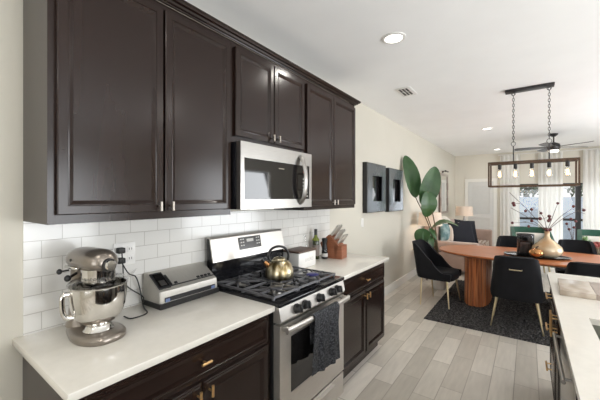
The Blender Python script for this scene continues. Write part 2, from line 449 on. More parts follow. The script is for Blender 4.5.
# louvred door
DX0, DX1, DZ = 0.36, 1.00, 1.99
dr = MB(); dr.box(DX0, Y1 - .025, 0.01, DX0 + .09, Y1, DZ); dr.box(DX1 - .09, Y1 - .025, .01, DX1, Y1, DZ)
for z0, z1 in ((.01, .2), (.93, 1.05), (DZ - .12, DZ)): dr.box(DX0 + .09, Y1 - .025, z0, DX1 - .09, Y1, z1)
for z0, z1 in ((.2, .93), (1.05, DZ - .12)):
    n = int((z1 - z0) / .055)
    for k in range(n):
        z = z0 + (k + .5) * (z1 - z0) / n
        dr.loops([[(x, Y1 - .022, z - .026), (x, Y1 - .016, z - .026), (x, Y1 - .002, z + .024), (x, Y1 - .008, z + .026)] for x in (DX0 + .09, DX1 - .09)])
M['door'] = mat('door_paint', (0.66, 0.655, 0.64), 0.5, var=0.02)
struct(dr, 'door_1', 'door')
cs = MB()
cs.box(DX0 - .09, Y1 - .03, 0, DX0 - .005, Y1, DZ + .09); cs.box(DX1 + .005, Y1 - .03, 0, DX1 + .09, Y1, DZ + .09); cs.box(DX0 - .005, Y1 - .03, DZ + .005, DX1 + .005, Y1, DZ + .09)
struct(cs, 'trim_1', 'white')
def baseboard(name, *boxes):
    b = MB()
    for q in boxes: b.box(*q, bev=.004)
    struct(b, name, 'white', 30)
baseboard('baseboard_left', (0, 3.085, 0, .016, Y1 - .03, .13))
baseboard('baseboard_far', (.016, Y1 - .016, 0, DX0 - .09, Y1, .13), (DX1 + .09, Y1 - .016, 0, SX0, Y1, .13))
# subway tile
ts = MB(Matrix.Identity(4))
ts.box(-0.005, -0.2525, 0, 2.6225 - 0.005 + 0.0, 0.2525, 0.008)
o = struct(ts, 'backsplash', 'tile')
o.matrix_world = Matrix(((0, 0, 1, 0.0), (1, 0, 0, 0.393), (0, 1, 0, 1.1675), (0, 0, 0, 1)))
mp = M['tile'].node_tree.nodes['Mapping']; mp.inputs['Location'].default_value = (-0.137, 0.2445, 0)

# ------------------------------------------------------------------ outdoors, beyond the glass
tag(MB().box(-4, Y1 + .14, -.12, 9, 18, -.03).build('patio', 'patio', None, 0), 'pale concrete patio floor outside the sliding glass door', 'patio')
tag(MB().box(-4, 14.0, -.03, 9, 14.12, 1.55).build('garden_wall', 'fence', None, 0), 'pale blue garden wall outside the sliding glass door', 'wall')
def tree(x, y, h, r, label):
    t = thing('tree', label, 'tree', (x, y, -.029), 0, 'trees beyond the garden wall')
    MB().tube([(0, 0, 0), (.05, 0, h * .4), (0, .03, h * .75)], [.09, .04], 8, 5).build('trunk', 'bark', t)
    rnd = random.Random(int(x * 100))
    c = MB()
    for k in range(420):
        d = Vector((rnd.gauss(0, 1), rnd.gauss(0, 1), rnd.gauss(0, 1))).normalized() * (r * rnd.uniform(.45, 1.0))
        p = Vector((d.x, d.y, h * .72 + d.z * .95)); s = rnd.uniform(.08, .16)
        a = Vector((rnd.gauss(0, 1), rnd.gauss(0, 1), rnd.gauss(0, 1))).normalized(); b = a.orthogonal().normalized()
        c.face([c.v(p - a * s), c.v(p + b * s * .5), c.v(p + a * s), c.v(p - b * s * .5)])
    c.build('crown', 'foliage', t, 0)
tree(1.70, 15.4, 3.1, .85, 'grey green tree beyond the patio behind the left glass pane')
tree(3.60, 15.2, 3.2, .85, 'grey green tree beyond the patio behind the right glass pane')

# ------------------------------------------------------------------ wall and base cabinets
def pull(mb, x, y, z, vertical, L=.05):
    """T-bar pull on plane x facing +x"""
    mb.cyl((x, y, z), (x + .022, y, z), .0045, seg=10)
    if vertical: mb.cyl((x + .026, y, z - L / 2), (x + .026, y, z + L / 2), .0065, seg=12)
    else: mb.cyl((x + .026, y - L / 2, z), (x + .026, y + L / 2, z), .0065, seg=12)
    return mb
def upper(label, y0, y1, z0, doors, pz):
    t = thing('wall_cabinet', label, 'cabinet', (0.008, y0, z0))
    W = y1 - y0; Zt = 2.49 - z0
    c = MB(); c.box(0, 0, .0, .318, W, Zt)
    c.box(.318, 0, 0, .322, W, Zt)
    c.box(.02, 0, -.0, .30, W, .0)
    c.build('body', 'cab', t, 30)
    mid = sum(doors[0][1:] + doors[1][:1]) / 2
    for (a, b) in doors:
        d = MB().panel(a - y0, b - y0, .036, 2.455 - z0, x=.3225, t=.022).build('door', 'cab', t, 25)
        y = (b - .026 if b < mid + .01 else a + .026) - y0
        pull(MB(), .3445, y, pz, True, .045).build('pull', 'nickel', d)
    return t
upper('tall double-door dark wall cabinet nearest the camera, above the mixer', 0.387, 1.288, 1.42, [(.412, .842), (.852, 1.272)], .062)
upper('short double-door dark wall cabinet above the microwave', 1.29, 2.058, 1.868, [(1.312, 1.668), (1.676, 2.040)], .070)
upper('tall double-door dark wall cabinet right of the microwave, at the end of the run', 2.06, 2.975, 1.42, [(2.080, 2.505), (2.513, 2.955)], .062)
# crown moulding: profile swept along the run and returned at both ends
pf = [(0, 0), (.012, 0), (.014, .006), (.024, .008), (.030, .018), (.042, .022), (.048, .032), (.050, .034), (.050, .042), (0, .042)]
cm = MB()
path = [((0.009, .387), (0, -1)), ((.331, .387), (1, -1)), ((.331, 2.975), (1, 1)), ((.009, 2.975), (0, 1))]
rings = [[(px + nx * a, py + ny * a, 2.4905 + h) for a, h in pf] for (px, py), (nx, ny) in path]
cm.loops(rings)
tag(cm.build('crown_moulding', 'cab', None, 25), 'dark stepped crown moulding along the top of the wall cabinets', 'moulding')

def base(label, y0, y1, split, M_=None, loc=(0, 0, 0), rz=0, ends=(0, 1)):
    t = thing('base_cabinet', label, 'cabinet', loc, rz)
    c = MB(); c.box(.01, y0, .11, .610, y1, .884); c.box(.01, y0 + .0, 0, .545, y1, .11)
    c.build('body', 'cab', t, 30)
    d = MB().panel(y0 + .022, y1 - .022, .718, .868, x=.6105, t=.02, fw=.022, deep=.006, step=True).build('drawer', 'cab', t, 25)
    pull(MB(), .6305, split, .793, False).build('pull', 'gold', d)
    for a, b in ((y0 + .022, split - .003), (split + .003, y1 - .022)):
        d = MB().panel(a, b, .128, .700, x=.6105, t=.02, step=True, fw=.045).build('door', 'cab', t, 25)
        y = b - .028 if b < split + .01 else a + .028
        pull(MB(), .6305, y, .655, True).build('pull', 'gold', d)
    return t
base('dark base cabinet in the foreground left of the stove, under the mixer', .385, 1.331, .868)
base('dark base cabinet right of the stove with rose brass pulls', 2.089, 3.075, 2.60)

def slab(label, y0, y1):
    tag(MB().box(.001, y0, .8845, .652, y1, .915, bev=.004).build('countertop', 'quartz', None, 30), label, 'countertop')
slab('white quartz countertop left of the stove, holding the mixer', .352, 1.3315)
slab('white quartz countertop right of the stove, holding the knife block', 2.0885, 3.105)

# ------------------------------------------------------------------ microwave
t = thing('microwave', 'stainless steel over-the-range microwave with black glass window under the short cabinet', 'microwave', (0.0085, 1.2955, 1.452))
W, H = .757, .4145
MB().box(0, 0, 0, .365, W, H, bev=.003).build('housing', 'black_gloss', t)
f = MB()
f.box(.366, 0, 0, .402, .030, H); f.box(.366, W - .032, 0, .402, W, H)
f.box(.366, .030, 0, .402, W - .032, .062); f.box(.366, .030, H - .098, .402, W - .032, H)
f.build('front_frame', 'steel', t, 30)
dw = MB().box(.366, .0305, .0625, .399, .605, H - .0985).build('door_window', 'black_glass', t, 30)
cp = MB().box(.366, .6055, .0625, .3985, W - .0325, H - .0985).build('control_panel', 'black_glass', t, 30)
bt = MB()
for r in range(6):
    for c in range(3):
        bt.box(.3986, .642 + c * .025, .080 + r * .026, .3992, .656 + c * .025, .088 + r * .026)
bt.build('keypad', 'print', cp, 0)
rd = MB()
for k in range(4): rd.box(.3986, .650 + k * .016, .262, .3994, .660 + k * .016, .276)
rd.build('clock_digits', 'red_print', cp, 0)
hp = [(.400, .606, .026), (.428, .606, .060), (.448, .606, .13), (.455, .606, .205), (.448, .606, .28), (.428, .606, .350), (.400, .606, .384)]
h = MB()
P = catmull(hp, 6)
rings = []
for i, p in enumerate(P):
    d = (P[min(i + 1, len(P) - 1)] - P[max(i - 1, 0)]).normalized(); n = Vector((d.z, 0, -d.x))
    rings.append([p + Vector((0, math.cos(a) * .023, 0)) + n * math.sin(a) * .012 for a in [2 * PI * k / 12 for k in range(12)]])
h.loops(rings); h.build('handle', 'steel', t, 50)
MB().box(.3992, .355, .270, .4006, .415, .277).build('badge', 'chrome', dw)
MB().box(.03, .15, -.006, .33, W - .15, .0).build('vent_grille', 'steel', t)

# ------------------------------------------------------------------ stove
SY, SW, SF = 1.3335, 0.753, 0.660
t = thing('gas_range', 'stainless steel gas range with black cooktop between the two countertops', 'stove', (0.0085, SY, 0))
MB().box(.02, 0, .03, SF - .035, SW, .905).build('body', 'black', t)
ck = MB().box(.045, -.0, .906, SF + .018, SW, .930, bev=.005).build('cooktop', 'black_gloss', t)
# sloping stainless front with the knobs
fp = MB()
fp.loops([[(SF - .034, y, .815), (SF + .012, y, .815), (SF + .022, y, .83), (SF + .006, y, .9055), (SF - .034, y, .9055)] for y in (.002, SW - .002)])
fp.build('control_panel', 'steel_soft', t, 20)
for yk in (1.487, 1.572, 1.735, 1.893, 1.972):
    k = MB(Matrix.Translation((SF + .014, yk - SY, .863)) @ Matrix.Rotation(math.radians(-11), 4, 'Y'))
    k.lathe([(.029, 0), (.029, .008), (.025, .012), (.024, .034), (.021, .038), (.0, .038)], axis='x', seg=24)
    ko = k.build('knob', 'black', t, 40)
    MB(Matrix.Translation((SF + .014, yk - SY, .863)) @ Matrix.Rotation(math.radians(-11), 4, 'Y')).box(.037, -.005, -.024, .046, .005, .024, bev=.002).build('grip', 'black', ko)
# oven door
d = MB()
wy0, wy1, wz0, wz1 = .105, .665, .385, .715
d.box(SF - .034, .004, .235, SF + .012, wy0, .800); d.box(SF - .034, wy1, .235, SF + .012, SW - .004, .800)
d.box(SF - .034, wy0, .235, SF + .012, wy1, wz0); d.box(SF - .034, wy0, wz1, SF + .012, wy1, .800)
door = d.build('oven_door', 'steel_soft', t, 0)
MB().box(SF - .03, wy0, wz0, SF + .009, wy1, wz1).build('oven_window', 'black_glass', door)
hd = MB()
hd.box(SF + .0125, .020, .770, SF + .05, .048, .800, bev=.005); hd.box(SF + .0125, SW - .048, .770, SF + .05, SW - .020, .800, bev=.005)
hp = [(SF + .058 + .012 * math.sin(PI * k / 16), .012 + (SW - .024) * k / 16, .786) for k in range(17)]
rings = [[(x + .012 * math.cos(a), y, z + .019 * math.sin(a)) for a in [2 * PI * q / 14 for q in range(14)]] for x, y, z in hp]
hd.loops(rings); hd.build('handle', 'steel_soft', door, 50)
dw = MB(); dw.box(SF - .034, .004, .06, SF + .010, SW - .004, .222, bev=.003)
dwo = dw.build('storage_drawer', 'steel_soft', t, 20)
MB().loops([[(SF + .010, y, .175), (SF + .030, y, .185), (SF + .034, y, .20), (SF + .010, y, .205)] for y in (.16, SW - .16)]).build('handle', 'steel_soft', dwo, 30)
MB().box(.05, .02, 0, SF - .06, SW - .02, .03).build('toe_kick', 'black', t)
# back guard
g = MB(); g.loops([[(.035, y, .93), (.075, y, .93), (.088, y, 1.088), (.055, y, 1.245), (.035, y, 1.245)] for y in (0, SW)])
bg_ = g.build('back_guard', 'black_gloss', t, 20)
def gp(y, s, o=.001):  # point on the sloping face, s 0..1 up the slope
    return (.088 + (.055 - .088) * s + o, y, 1.088 + .157 * s)
f = MB(); f.loops([[gp(.0, 0), gp(.0, 0, .012), gp(.0, .10, .012), gp(.0, .97, .010), (.056, .0, 1.254), (.034, .0, 1.254), (.034, .0, 1.246), gp(.0, .99)],
                   [gp(SW, 0), gp(SW, 0, .012), gp(SW, .10, .012), gp(SW, .97, .010), (.056, SW, 1.254), (.034, SW, 1.254), (.034, SW, 1.246), gp(SW, .99)]])
f.build('steel_fascia', 'steel_soft', bg_, 20)
dp = MB(); q = [gp(.245, .34, .0125), gp(.245, .90, .0125), gp(.475, .90, .0125), gp(.475, .34, .0125)]
q2 = [(x + .002, y, z) for x, y, z in q]; dp.loops([q, q2]); dp.build('display', 'display', bg_, 0)
dm = MB()
for s in (.5, .64, .78):
    for y in (.262, .284, .425, .447):
        a = [gp(y, s, .0146), gp(y, s + .05, .0146), gp(y + .014, s + .05, .0146), gp(y + .014, s, .0146)]
        dm.loops([a, [(x + .0004, yy, z) for x, yy, z in a]])
a = [gp(.325, .66, .0146), gp(.325, .80, .0146), gp(.395, .80, .0146), gp(.395, .66, .0146)]; dm.loops([a, [(x + .0004, yy, z) for x, yy, z in a]])
dm.build('display_marks', 'print', bg_, 0)
# burners
for bx, by, br, mm in ((.19, .17, .038, 'iron'), (.50, .17, .046, 'iron'), (.345, .3765, .05, 'iron'), (.19, .585, .038, 'iron'), (.50, .585, .046, 'flame_blue')):
    b_ = MB().lathe([(br + .012, .930), (br + .012, .938), (br, .942), (br, .950), (br - .006, .950)], (bx, by, 0), seg=24).build('burner', 'steel', t, 40)
    MB().lathe([(br - .004, .9505), (br, .952), (br, .958), (br - .006, .962), (.001, .962)], (bx, by, 0), seg=24).build('burner_cap', mm, b_, 40)
# three cast iron grates
for gi, (g0, g1) in enumerate(((.022, .258), (.262, .492), (.496, .732))):
    g = MB(); x0, x1, zt = .085, .612, .953
    def bar(p, q, w=.0075, z=zt):
        p, q = Vector((p[0], p[1], z)), Vector((q[0], q[1], z)); dd = (q - p).normalized(); n = Vector((-dd.y, dd.x, 0)) * w
        g.loops([[e + n + Vector((0, 0, -.012)), e - n + Vector((0, 0, -.012)), e - n * .7, e + n * .7] for e in (p, q)])
    for y in (g0 + .006, g1 - .006): bar((x0, y), (x1, y))
    for x in (x0 + .006, x1 - .006, (x0 + x1) / 2): bar((x, g0), (x, g1))
    cy = (g0 + g1) / 2
    cxs = (.19, .50) if gi != 1 else (.345,)
    for cx in ((.19, .50)):
        for ang in range(0, 360, 45):
            a = math.radians(ang); c_, s_ = math.cos(a), math.sin(a)
            lim = min((.105 if abs(c_) > .1 else 9) / max(abs(c_), 1e-3), (cy - g0 - .005) / max(abs(s_), 1e-3), .15)
            if gi == 1 and ang % 90: lim = .09
            bar((cx + .03 * c_, cy + .03 * s_), (cx + lim * c_, cy + lim * s_), .0065, zt + .003)
    for x in (x0 + .01, (x0 + x1) / 2, x1 - .01):
        for y in (g0 + .008, g1 - .008): g.cyl((x, y, .9305), (x, y, .944), .010, seg=8)
    g.build('grate', 'iron', t, 30)

# dish towel over the oven handle
def towel(u, v):
    y = 1.585 + .300 * u - .02 * v
    fold = .007 * math.sin(u * 17 + v * 1.5) + .004 * math.sin(u * 31 - v * 3)
    s = v * 1.0
    xc, zc = .0085 + SF + .069, .786
    if s < .22:      # back flap
        k = s / .22
        return (xc - .0185 - .004 + fold * .3, y, .62 + (zc - .62) * k)
    if s < .32:
        a = PI - PI * (s - .22) / .10
        return (xc + .0215 * math.cos(a), y, zc + .026 * math.sin(a))
    k = (s - .32) / .68
    hem = .440 + .035 * (1 - u) ** 2
    return (xc + .0225 + fold * min(1, k * 3) + .012 * k, y - .045 * k * (1 - u), zc + (hem - zc) * k)
tag(MB().grid(towel, 34, 40, .005).build('dish_towel', 'charcoal', None, 60), 'charcoal flecked dish towel hanging over the oven door handle', 'towel')

# ------------------------------------------------------------------ kettle on the rear centre grate
t = thing('kettle', 'striped gold whistling kettle with black arched handle on the stove grate', 'kettle', (.367, 1.708, .9565), math.radians(-128))
body = [(.001, 0), (.092, 0), (.097, .004), (.099, .012), (.102, .03), (.098, .06), (.084, .095), (.062, .118), (.045, .127), (.044, .131), (.001, .131)]
MB().lathe(body, seg=40).build('body', 'kettle', t, 40)
MB().lathe([(.044, .1315), (.042, .137), (.02, .146), (.001, .147)], seg=28).build('lid', 'kettle', t, 40)
MB().lathe([(.008, .1465), (.007, .155), (.014, .163), (.014, .172), (.001, .176)], seg=18).build('lid_knob', 'black', t, 40)
sp = MB(); sp.tube([(.072, 0, .082), (.098, 0, .108), (.113, 0, .124)], [.022, .014], 14, 4); sp.build('spout', 'copper', t, 50)
MB().tube([(.108, 0, .119), (.128, 0, .138)], .0165, 14).build('whistle', 'black', t, 50)
hd = MB(); P = catmull([(.064, 0, .118), (.078, 0, .150), (.066, 0, .194), (.034, 0, .216), (-.006, 0, .220), (-.042, 0, .205), (-.066, 0, .165), (-.062, 0, .120)], 6)
rings = []
for i, p in enumerate(P):
    d = (P[min(i + 1, len(P) - 1)] - P[max(i - 1, 0)]).normalized(); n = Vector((d.z, 0, -d.x))
    rings.append([p + Vector((0, math.cos(a) * .017, 0)) + n * math.sin(a) * .0085 for a in [2 * PI * k / 12 for k in range(12)]])
hd.loops(rings); hd.build('handle', 'black', t, 60)

# ------------------------------------------------------------------ stand mixer
t = thing('stand_mixer', 'taupe metallic stand mixer with steel bowl on the left countertop', 'mixer', (.219, .578, .915), math.radians(6))
t.scale = (.93, .93, 1.04)
def outline(n=48, off=0.0):
    pts = []
    for k in range(n):
        a = 2 * PI * k / n
        c_, s_ = math.cos(a), math.sin(a)
        x = .012 + .175 * (abs(c_) ** .75) * (1 if c_ > 0 else -1)
        wdt = .108 - .032 * (0.5 - 0.5 * math.tanh((x - -.02) / .06))
        y = wdt * (abs(s_) ** .85) * (1 if s_ > 0 else -1)
        pts.append((x * (1 - off / .17), y * (1 - off / .1)))
    return pts
b = MB(); b.loops([[(x, y, z) for x, y in outline(off=o)] for o, z in ((.004, 0), (0, .006), (0, .018), (.006, .026), (.02, .031))]); b.build('base', 'mixer', t, 40)
c = MB(); rings = []
for z, xc, a_, b_ in ((.029, -.100, .065, .068), (.06, -.102, .046, .055), (.12, -.104, .040, .050), (.18, -.098, .044, .05), (.235, -.085, .055, .052), (.276, -.075, .060, .052)):
    rings.append([(xc + a_ * math.cos(2 * PI * k / 24), b_ * math.sin(2 * PI * k / 24), z) for k in range(24)])
c.loops(rings); c.build('column', 'mixer', t, 50)
hd = MB(); rings = []
for x, ry, rz_, zc in ((-.150, .002, .002, .316), (-.147, .034, .024, .316), (-.136, .054, .038, .316), (-.115, .064, .046, .317), (-.08, .069, .050, .318), (-.03, .071, .052, .318), (.05, .072, .053, .318), (.085, .071, .052, .318),
                      (.112, .063, .047, .316), (.130, .047, .036, .314), (.140, .026, .022, .312), (.143, .001, .001, .312)):
    rings.append([(x, ry * math.cos(2 * PI * k / 28), zc + (rz_ * math.sin(2 * PI * k / 28) if math.sin(2 * PI * k / 28) > 0 else .85 * rz_ * math.sin(2 * PI * k / 28))) for k in range(28)])
hd.loops(rings, cap0=False, cap1=False); head = hd.build('head', 'mixer', t, 60)
MB().lathe([(.0605, .212), (.067, .214), (.067, .234), (.064, .236), (.068, .238), (.070, .262), (.071, .290), (.060, .294)], (.06, 0, 0), seg=36).build('trim_band', 'chrome', t, 40)
kt = MB()
for k_, ch in enumerate('KITCHENAID'):
    a = math.radians(-75 + k_ * 11.5)
    R = Matrix.Translation((.06, 0, .254)) @ Matrix.Rotation(a, 4, 'Z') @ Matrix.Translation((.0698, 0, 0)) @ FACE_X
    text_mesh('lettering', ch, .014, R, 'black', t)
MB().lathe([(.024, .130), (.024, .166), (.021, .170), (.001, .170)], (0, 0, .308), axis='x', seg=24).build('hub_cap', 'chrome', t, 40)
MB().lathe([(.028, .125), (.028, .158), (.0245, .160)], (0, 0, .308), axis='x', seg=24, cap0=True).build('hub_ring', 'black', t, 40)
MB().cyl((-.045, -.069, .322), (-.045, -.074, .322), .006).build('hub_screw', 'black', t)
MB().box(-.11, -.0700, .284, .0, -.055, .294, bev=.002).build('side_band', 'chrome', t)
lv = MB(); lv.cyl((-.11, -.050, .270), (-.11, -.088, .270), .004); lv.sphere((-.11, -.09, .270), .012); lv.build('lock_lever', 'black', t, 60)
lv = MB(); lv.cyl((-.05, -.045, .262), (-.035, -.086, .250), .006); lv.sphere((-.035, -.088, .250), .014); lv.build('speed_lever', 'black', t, 60)
MB().lathe([(.02, .10), (.02, .212)], (.06, 0, 0), seg=16).build('beater_shaft', 'steel', t)
bc = (.06, 0, .032)
MB().lathe([(.062, 0), (.064, .003), (.056, .010), (.050, .022), (.056, .029), (.080, .045), (.099, .068), (.110, .10), (.1165, .14), (.1175, .165), (.1165, .186), (.119, .189), (.119, .192), (.1145, .192), (.112, .15), (.10, .075), (.07, .04), (.001, .036)],
           bc, seg=48, cap1=False).build('bowl', 'chrome', t, 40)
ha = math.radians(-100); hx, hy = math.cos(ha), math.sin(ha)
hb = MB(); hb.tube([(bc[0] + hx * r, bc[1] + hy * r, bc[2] + z) for r, z in ((.113, .168), (.134, .168), (.142, .150), (.138, .10), (.126, .078), (.100, .072))], .011, 10, 5); hb.build('bowl_handle', 'chrome', t, 60)
MB().lathe([(.122, .186), (.124, .200), (.108, .214), (.070, .222), (.070, .219), (.106, .211), (.120, .198), (.119, .193)], bc, seg=40, cap0=False, cap1=False).build('pouring_shield', 'shield', t, 40)
ch = MB(Matrix.Translation((bc[0], bc[1], 0)) @ Matrix.Rotation(math.radians(18), 4, 'Z'))
ch.loops([[(.100, -.05, .243), (.100, .05, .243), (.150, .042, .258), (.150, -.042, .258)], [(.100, -.055, .248), (.100, .055, .248), (.165, .055, .285), (.165, -.055, .285)]], cap0=False, cap1=False)
ch.build('pouring_chute', 'shield', t, 0)

# outlet with plugs and cords
t = thing('wall_outlet', 'white double wall outlet with two black plugs on the tile beside the mixer', 'outlet', (.0082, .812, 1.215))
MB().box(0, -.058, -.062, .006, .058, .062, bev=.003).build('cover_plate', 'white_enamel', t)
for s in (.026, -.026):
    so_ = MB().box(.0062, .012, s - .017, .009, .046, s + .017, bev=.0008).build('socket', 'white_enamel', t)
    sl = MB(); sl.box(.0091, .021, s - .006, .0095, .024, s + .006); sl.box(.0091, .034, s - .006, .0095, .037, s + .006); sl.build('slots', 'black', so_, 0)
    MB().box(.0062, -.046, s - .017, .009, -.012, s + .017, bev=.0008).build('socket', 'white_enamel', t)
p = MB(Matrix.Translation((.0082, .812, 1.215)))
p.box(.0093, -.048, .010, .045, -.012, .040, bev=.005)
p.tube([(.04, -.03, .012), (.05, -.03, -.05), (.04, -.01, -.16), (.06, .07, -.24), (.03, .085, -.285), (-.0+.10, .06, -.2955), (.18, .03, -.2955), (.19, -.05, -.2955), (.13, -.06, -.2955)], .0034, 8, 8)
tag(p.build('power_cord', 'cord', None, 60), 'black power cord with plug in the upper socket, looping behind the mixer', 'cord')
p = MB(Matrix.Translation((.0082, .812, 1.215)))
p.box(.0093, -.050, -.044, .048, -.012, -.014, bev=.006)
p.tube([(.04, -.03, -.040), (.05, 0, -.10), (.035, .045, -.13), (.028, .070, -.20), (.028, .085, -.28), (.030, .095, -.2950)], .0034, 8, 8)
tag(p.build('power_cord', 'cord', None, 60), 'black power cord with plug in the lower socket, dropping to the vacuum sealer', 'cord')

# ------------------------------------------------------------------ vacuum sealer
t = thing('vacuum_sealer', 'silver countertop vacuum sealer with black trim between mixer and stove', 'kitchen appliance', (.018, .905, .9155), math.radians(2))
L = .405
prof = [(.0, .012), (.172, .012), (.175, .03), (.174, .070), (.170, .092), (.150, .106), (.055, .168), (.035, .175), (.0, .175)]
lo = [(.0, .0), (.182, 0), (.184, .028), (.0, .028)]
MB().loops([[(x, y, z) for x, z in lo] for y in (.0, L)]).build('base', 'black', t, 30)
def ring(y, s=1.0): return [(.09 + (x - .09) * s, y, .1 + (z - .1) * s) for x, z in prof]
pr2 = [(x, max(z, .0285)) for x, z in prof]
def ring2(y, s): return [(.085 + (x - .085) * s, y, .0285 + (z - .0285) * s) for x, z in pr2]
MB().loops([ring2(.004, .93), ring2(.012, 1), ring2(L - .012, 1), ring2(L - .004, .93)]).build('housing', 'sealer', t, 30)
def on(x0, k=.0012):  # point on the sloping lid: parameter 0 at lower edge, 1 at top
    return (.150 + (.055 - .150) * x0 + .5 * k, .106 + (.168 - .106) * x0 + .85 * k)
e = MB()
def strip(mb, y0, y1, a, b, k=.0022):
    (xa, za), (xb, zb) = on(a, k), on(b, k)
    (xa0, za0), (xb0, zb0) = on(a, -.001), on(b, -.001)
    mb.loops([[(xa0, y, za0), (xb0, y, zb0), (xb, y, zb), (xa, y, za)] for y in (y0, y1)])
strip(e, .010, .080, -.06, 1.02, .007)
e.build('control_strip', 'black', t, 20)
e = MB(); strip(e, .020, .074, .06, .92, .0085); e.build('control_window', 'black_glass', t, 20)
e = MB(); strip(e, .030, .064, .12, .45, .0095); e.build('dial', 'steel', t, 20)
e = MB(); strip(e, .080, L - .012, .0, .05, .004); e.build('trim_line', 'black', t, 20)
e = MB(); strip(e, .086, .098, .08, .8, .004); e.build('lid_groove', 'black', t, 20)
for y in (.115, .270, .298, .326, .354):
    e = MB(); strip(e, y, y + .018, .10, .22, .0045); e.build('button', 'black', t, 20)
MB().box(.170, .03, .034, .1795, L - .03, .058).build('bag_slot', 'black', t)
for y in (.032, L - .06): MB().box(.178, y, .034, .1815, y + .026, .052).build('corner_tab', 'blue_hint', t)

# ------------------------------------------------------------------ right countertop things
t = thing('bread_box', 'white enamel bread box with brown wooden lid beside the stove', 'box', (.19, 2.100, .915), math.radians(0))
MB().box(-.115, 0, 0, .06, .262, .138, bev=.01).build('bin', 'white_enamel', t)
MB().box(-.12, -.004, .1385, .065, .266, .154, bev=.004).build('lid', 'wood_dark', t)
text_mesh('lettering', 'BREAD', .040, Matrix.Translation((.0605, .155, .070)) @ FACE_X, 'print', t)
def bottle_prof(r, h, nr): return [(r * .9, 0), (r, .006), (r, h * .55), (r * .9, h * .62), (nr * 1.3, h * .74), (nr, h * .78), (nr, h * .93)]
t = thing('oil_bottle', 'dark green olive oil bottle with black cap behind the pepper mill', 'bottle', (.085, 2.61, .915))
MB().lathe(bottle_prof(.036, .295, .013) + [(.001, .275)], seg=24).build('glass_body', 'oil', t, 40)
MB().lathe([(.0365, .182), (.0325, .196), (.019, .216), (.0150, .228), (.0150, .238)], seg=24, cap0=False, cap1=False).build('shoulder', 'oil_top', t, 40)
MB().lathe([(.016, .2385), (.016, .296), (.001, .297)], seg=20).build('cap', 'black', t, 40)
MB().lathe([(.0366, .03), (.0366, .14)], seg=24, cap0=False, cap1=False).build('paper_label', 'label', t, 40)
t = thing('pepper_mill', 'black and clear pepper mill between oil bottle and knife block', 'mill', (.155, 2.665, .915))
MB().lathe([(.030, 0), (.032, .01), (.031, .07), (.028, .095)], seg=24).build('grinder', 'smoke', t, 40)
MB().lathe([(.024, .005), (.024, .09), (.001, .09)], seg=20).build('peppercorns', 'black', t, 40)
MB().lathe([(.029, .0955), (.026, .11), (.021, .14), (.022, .16), (.029, .185), (.029, .197), (.022, .205), (.001, .206)], seg=24).build('top', 'black', t, 40)
MB().lathe([(.0322, .022), (.0318, .055)], seg=24, cap0=False, cap1=False).build('paper_label', 'print', t, 40)
t = thing('cruet', 'clear glass cruet behind the bread box against the tile', 'bottle', (.055, 2.46, .915))
MB().lathe([(.03, 0), (.033, .006), (.033, .11), (.026, .16), (.012, .20), (.011, .235)], seg=24).build('glass_body', 'clear', t, 40)
MB().lathe([(.0112, .228), (.0125, .232), (.0125, .25), (.001, .252)], seg=16).build('stopper', 'shield', t, 40)
# knife block
KB = (.205, 2.775, .915)
t = thing('knife_block', 'cherry wood knife block at the end of the right countertop', 'knife block', KB, math.radians(4))
t.scale = (1.15, 1.15, 1.15)
b = MB()
b.loops([[(-.06, y, 0), (.035, y, 0), (.035 + .03, y, .115), (-.03, y, .205), (-.115, y, .125)][::1] for y in (-.055, .055)])
# main block leans; front step holds the steak knives
b2 = MB(); b2.box(.02, -.055, 0, .095, .055, .118, bev=.003)
b.build('block', 'wood_red', t, 20); b2.build('front_step', 'wood_red', t, 20)
ax = Vector((.62, 0, .785)).normalized()
def knife(o, Lh, r, label, group, mat_='steel_soft'):
    n = thing('knife', label, 'knife', KB, math.radians(4), group)
    n.scale = (1.15, 1.15, 1.15)
    o = Vector(o); s = Vector((0, 1, 0)); up = ax.cross(s).normalized()
    h = MB(); rings = []
    for k, f in ((0, .8), (.12, 1), (.5, .85), (.85, 1.05), (1, .7)):
        p = o + ax * (Lh * k + .006)
        rings.append([p + s * math.cos(a) * r * .75 * f + up * math.sin(a) * r * 1.25 * f for a in [2 * PI * q / 10 for q in range(10)]])
    h.loops(rings); h.build('handle', mat_, n, 50)
    bl = MB(); a0, a1 = o - ax * .03, o + ax * .006
    bl.loops([[p + s * .001 * i + up * .009 * j for i, j in ((-1, -1), (1, -1), (1, 1), (-1, 1))] for p in (a0, a1)]); bl.build('blade', 'chrome', n, 0)
topn = Vector((.095, 0, -.09))  # along the sloping top face from the high end to the low end
names = ['upper row, nearest the wall', 'upper row, second from the wall', 'upper row, third from the wall']
for i in range(3):
    knife((-.018, -.034 + i * .034, .194), .115, .0105, 'steel-handled knife standing highest in the knife block, ' + names[i], 'steel-handled knives in the block')
for i in range(3):
    knife((.015, -.034 + i * .034, .162), .108, .0105, 'steel-handled knife in the middle of the knife block, ' + names[i].replace('upper', 'middle'), 'steel-handled knives in the block')
for i in range(4):
    knife((.048, -.040 + i * .027, .130), .095, .0085, 'small steel-handled steak knife in the lowest row of the knife block, ' + ['nearest the wall', 'second from the wall', 'third from the wall', 'farthest from the wall'][i], 'steel-handled knives in the block')

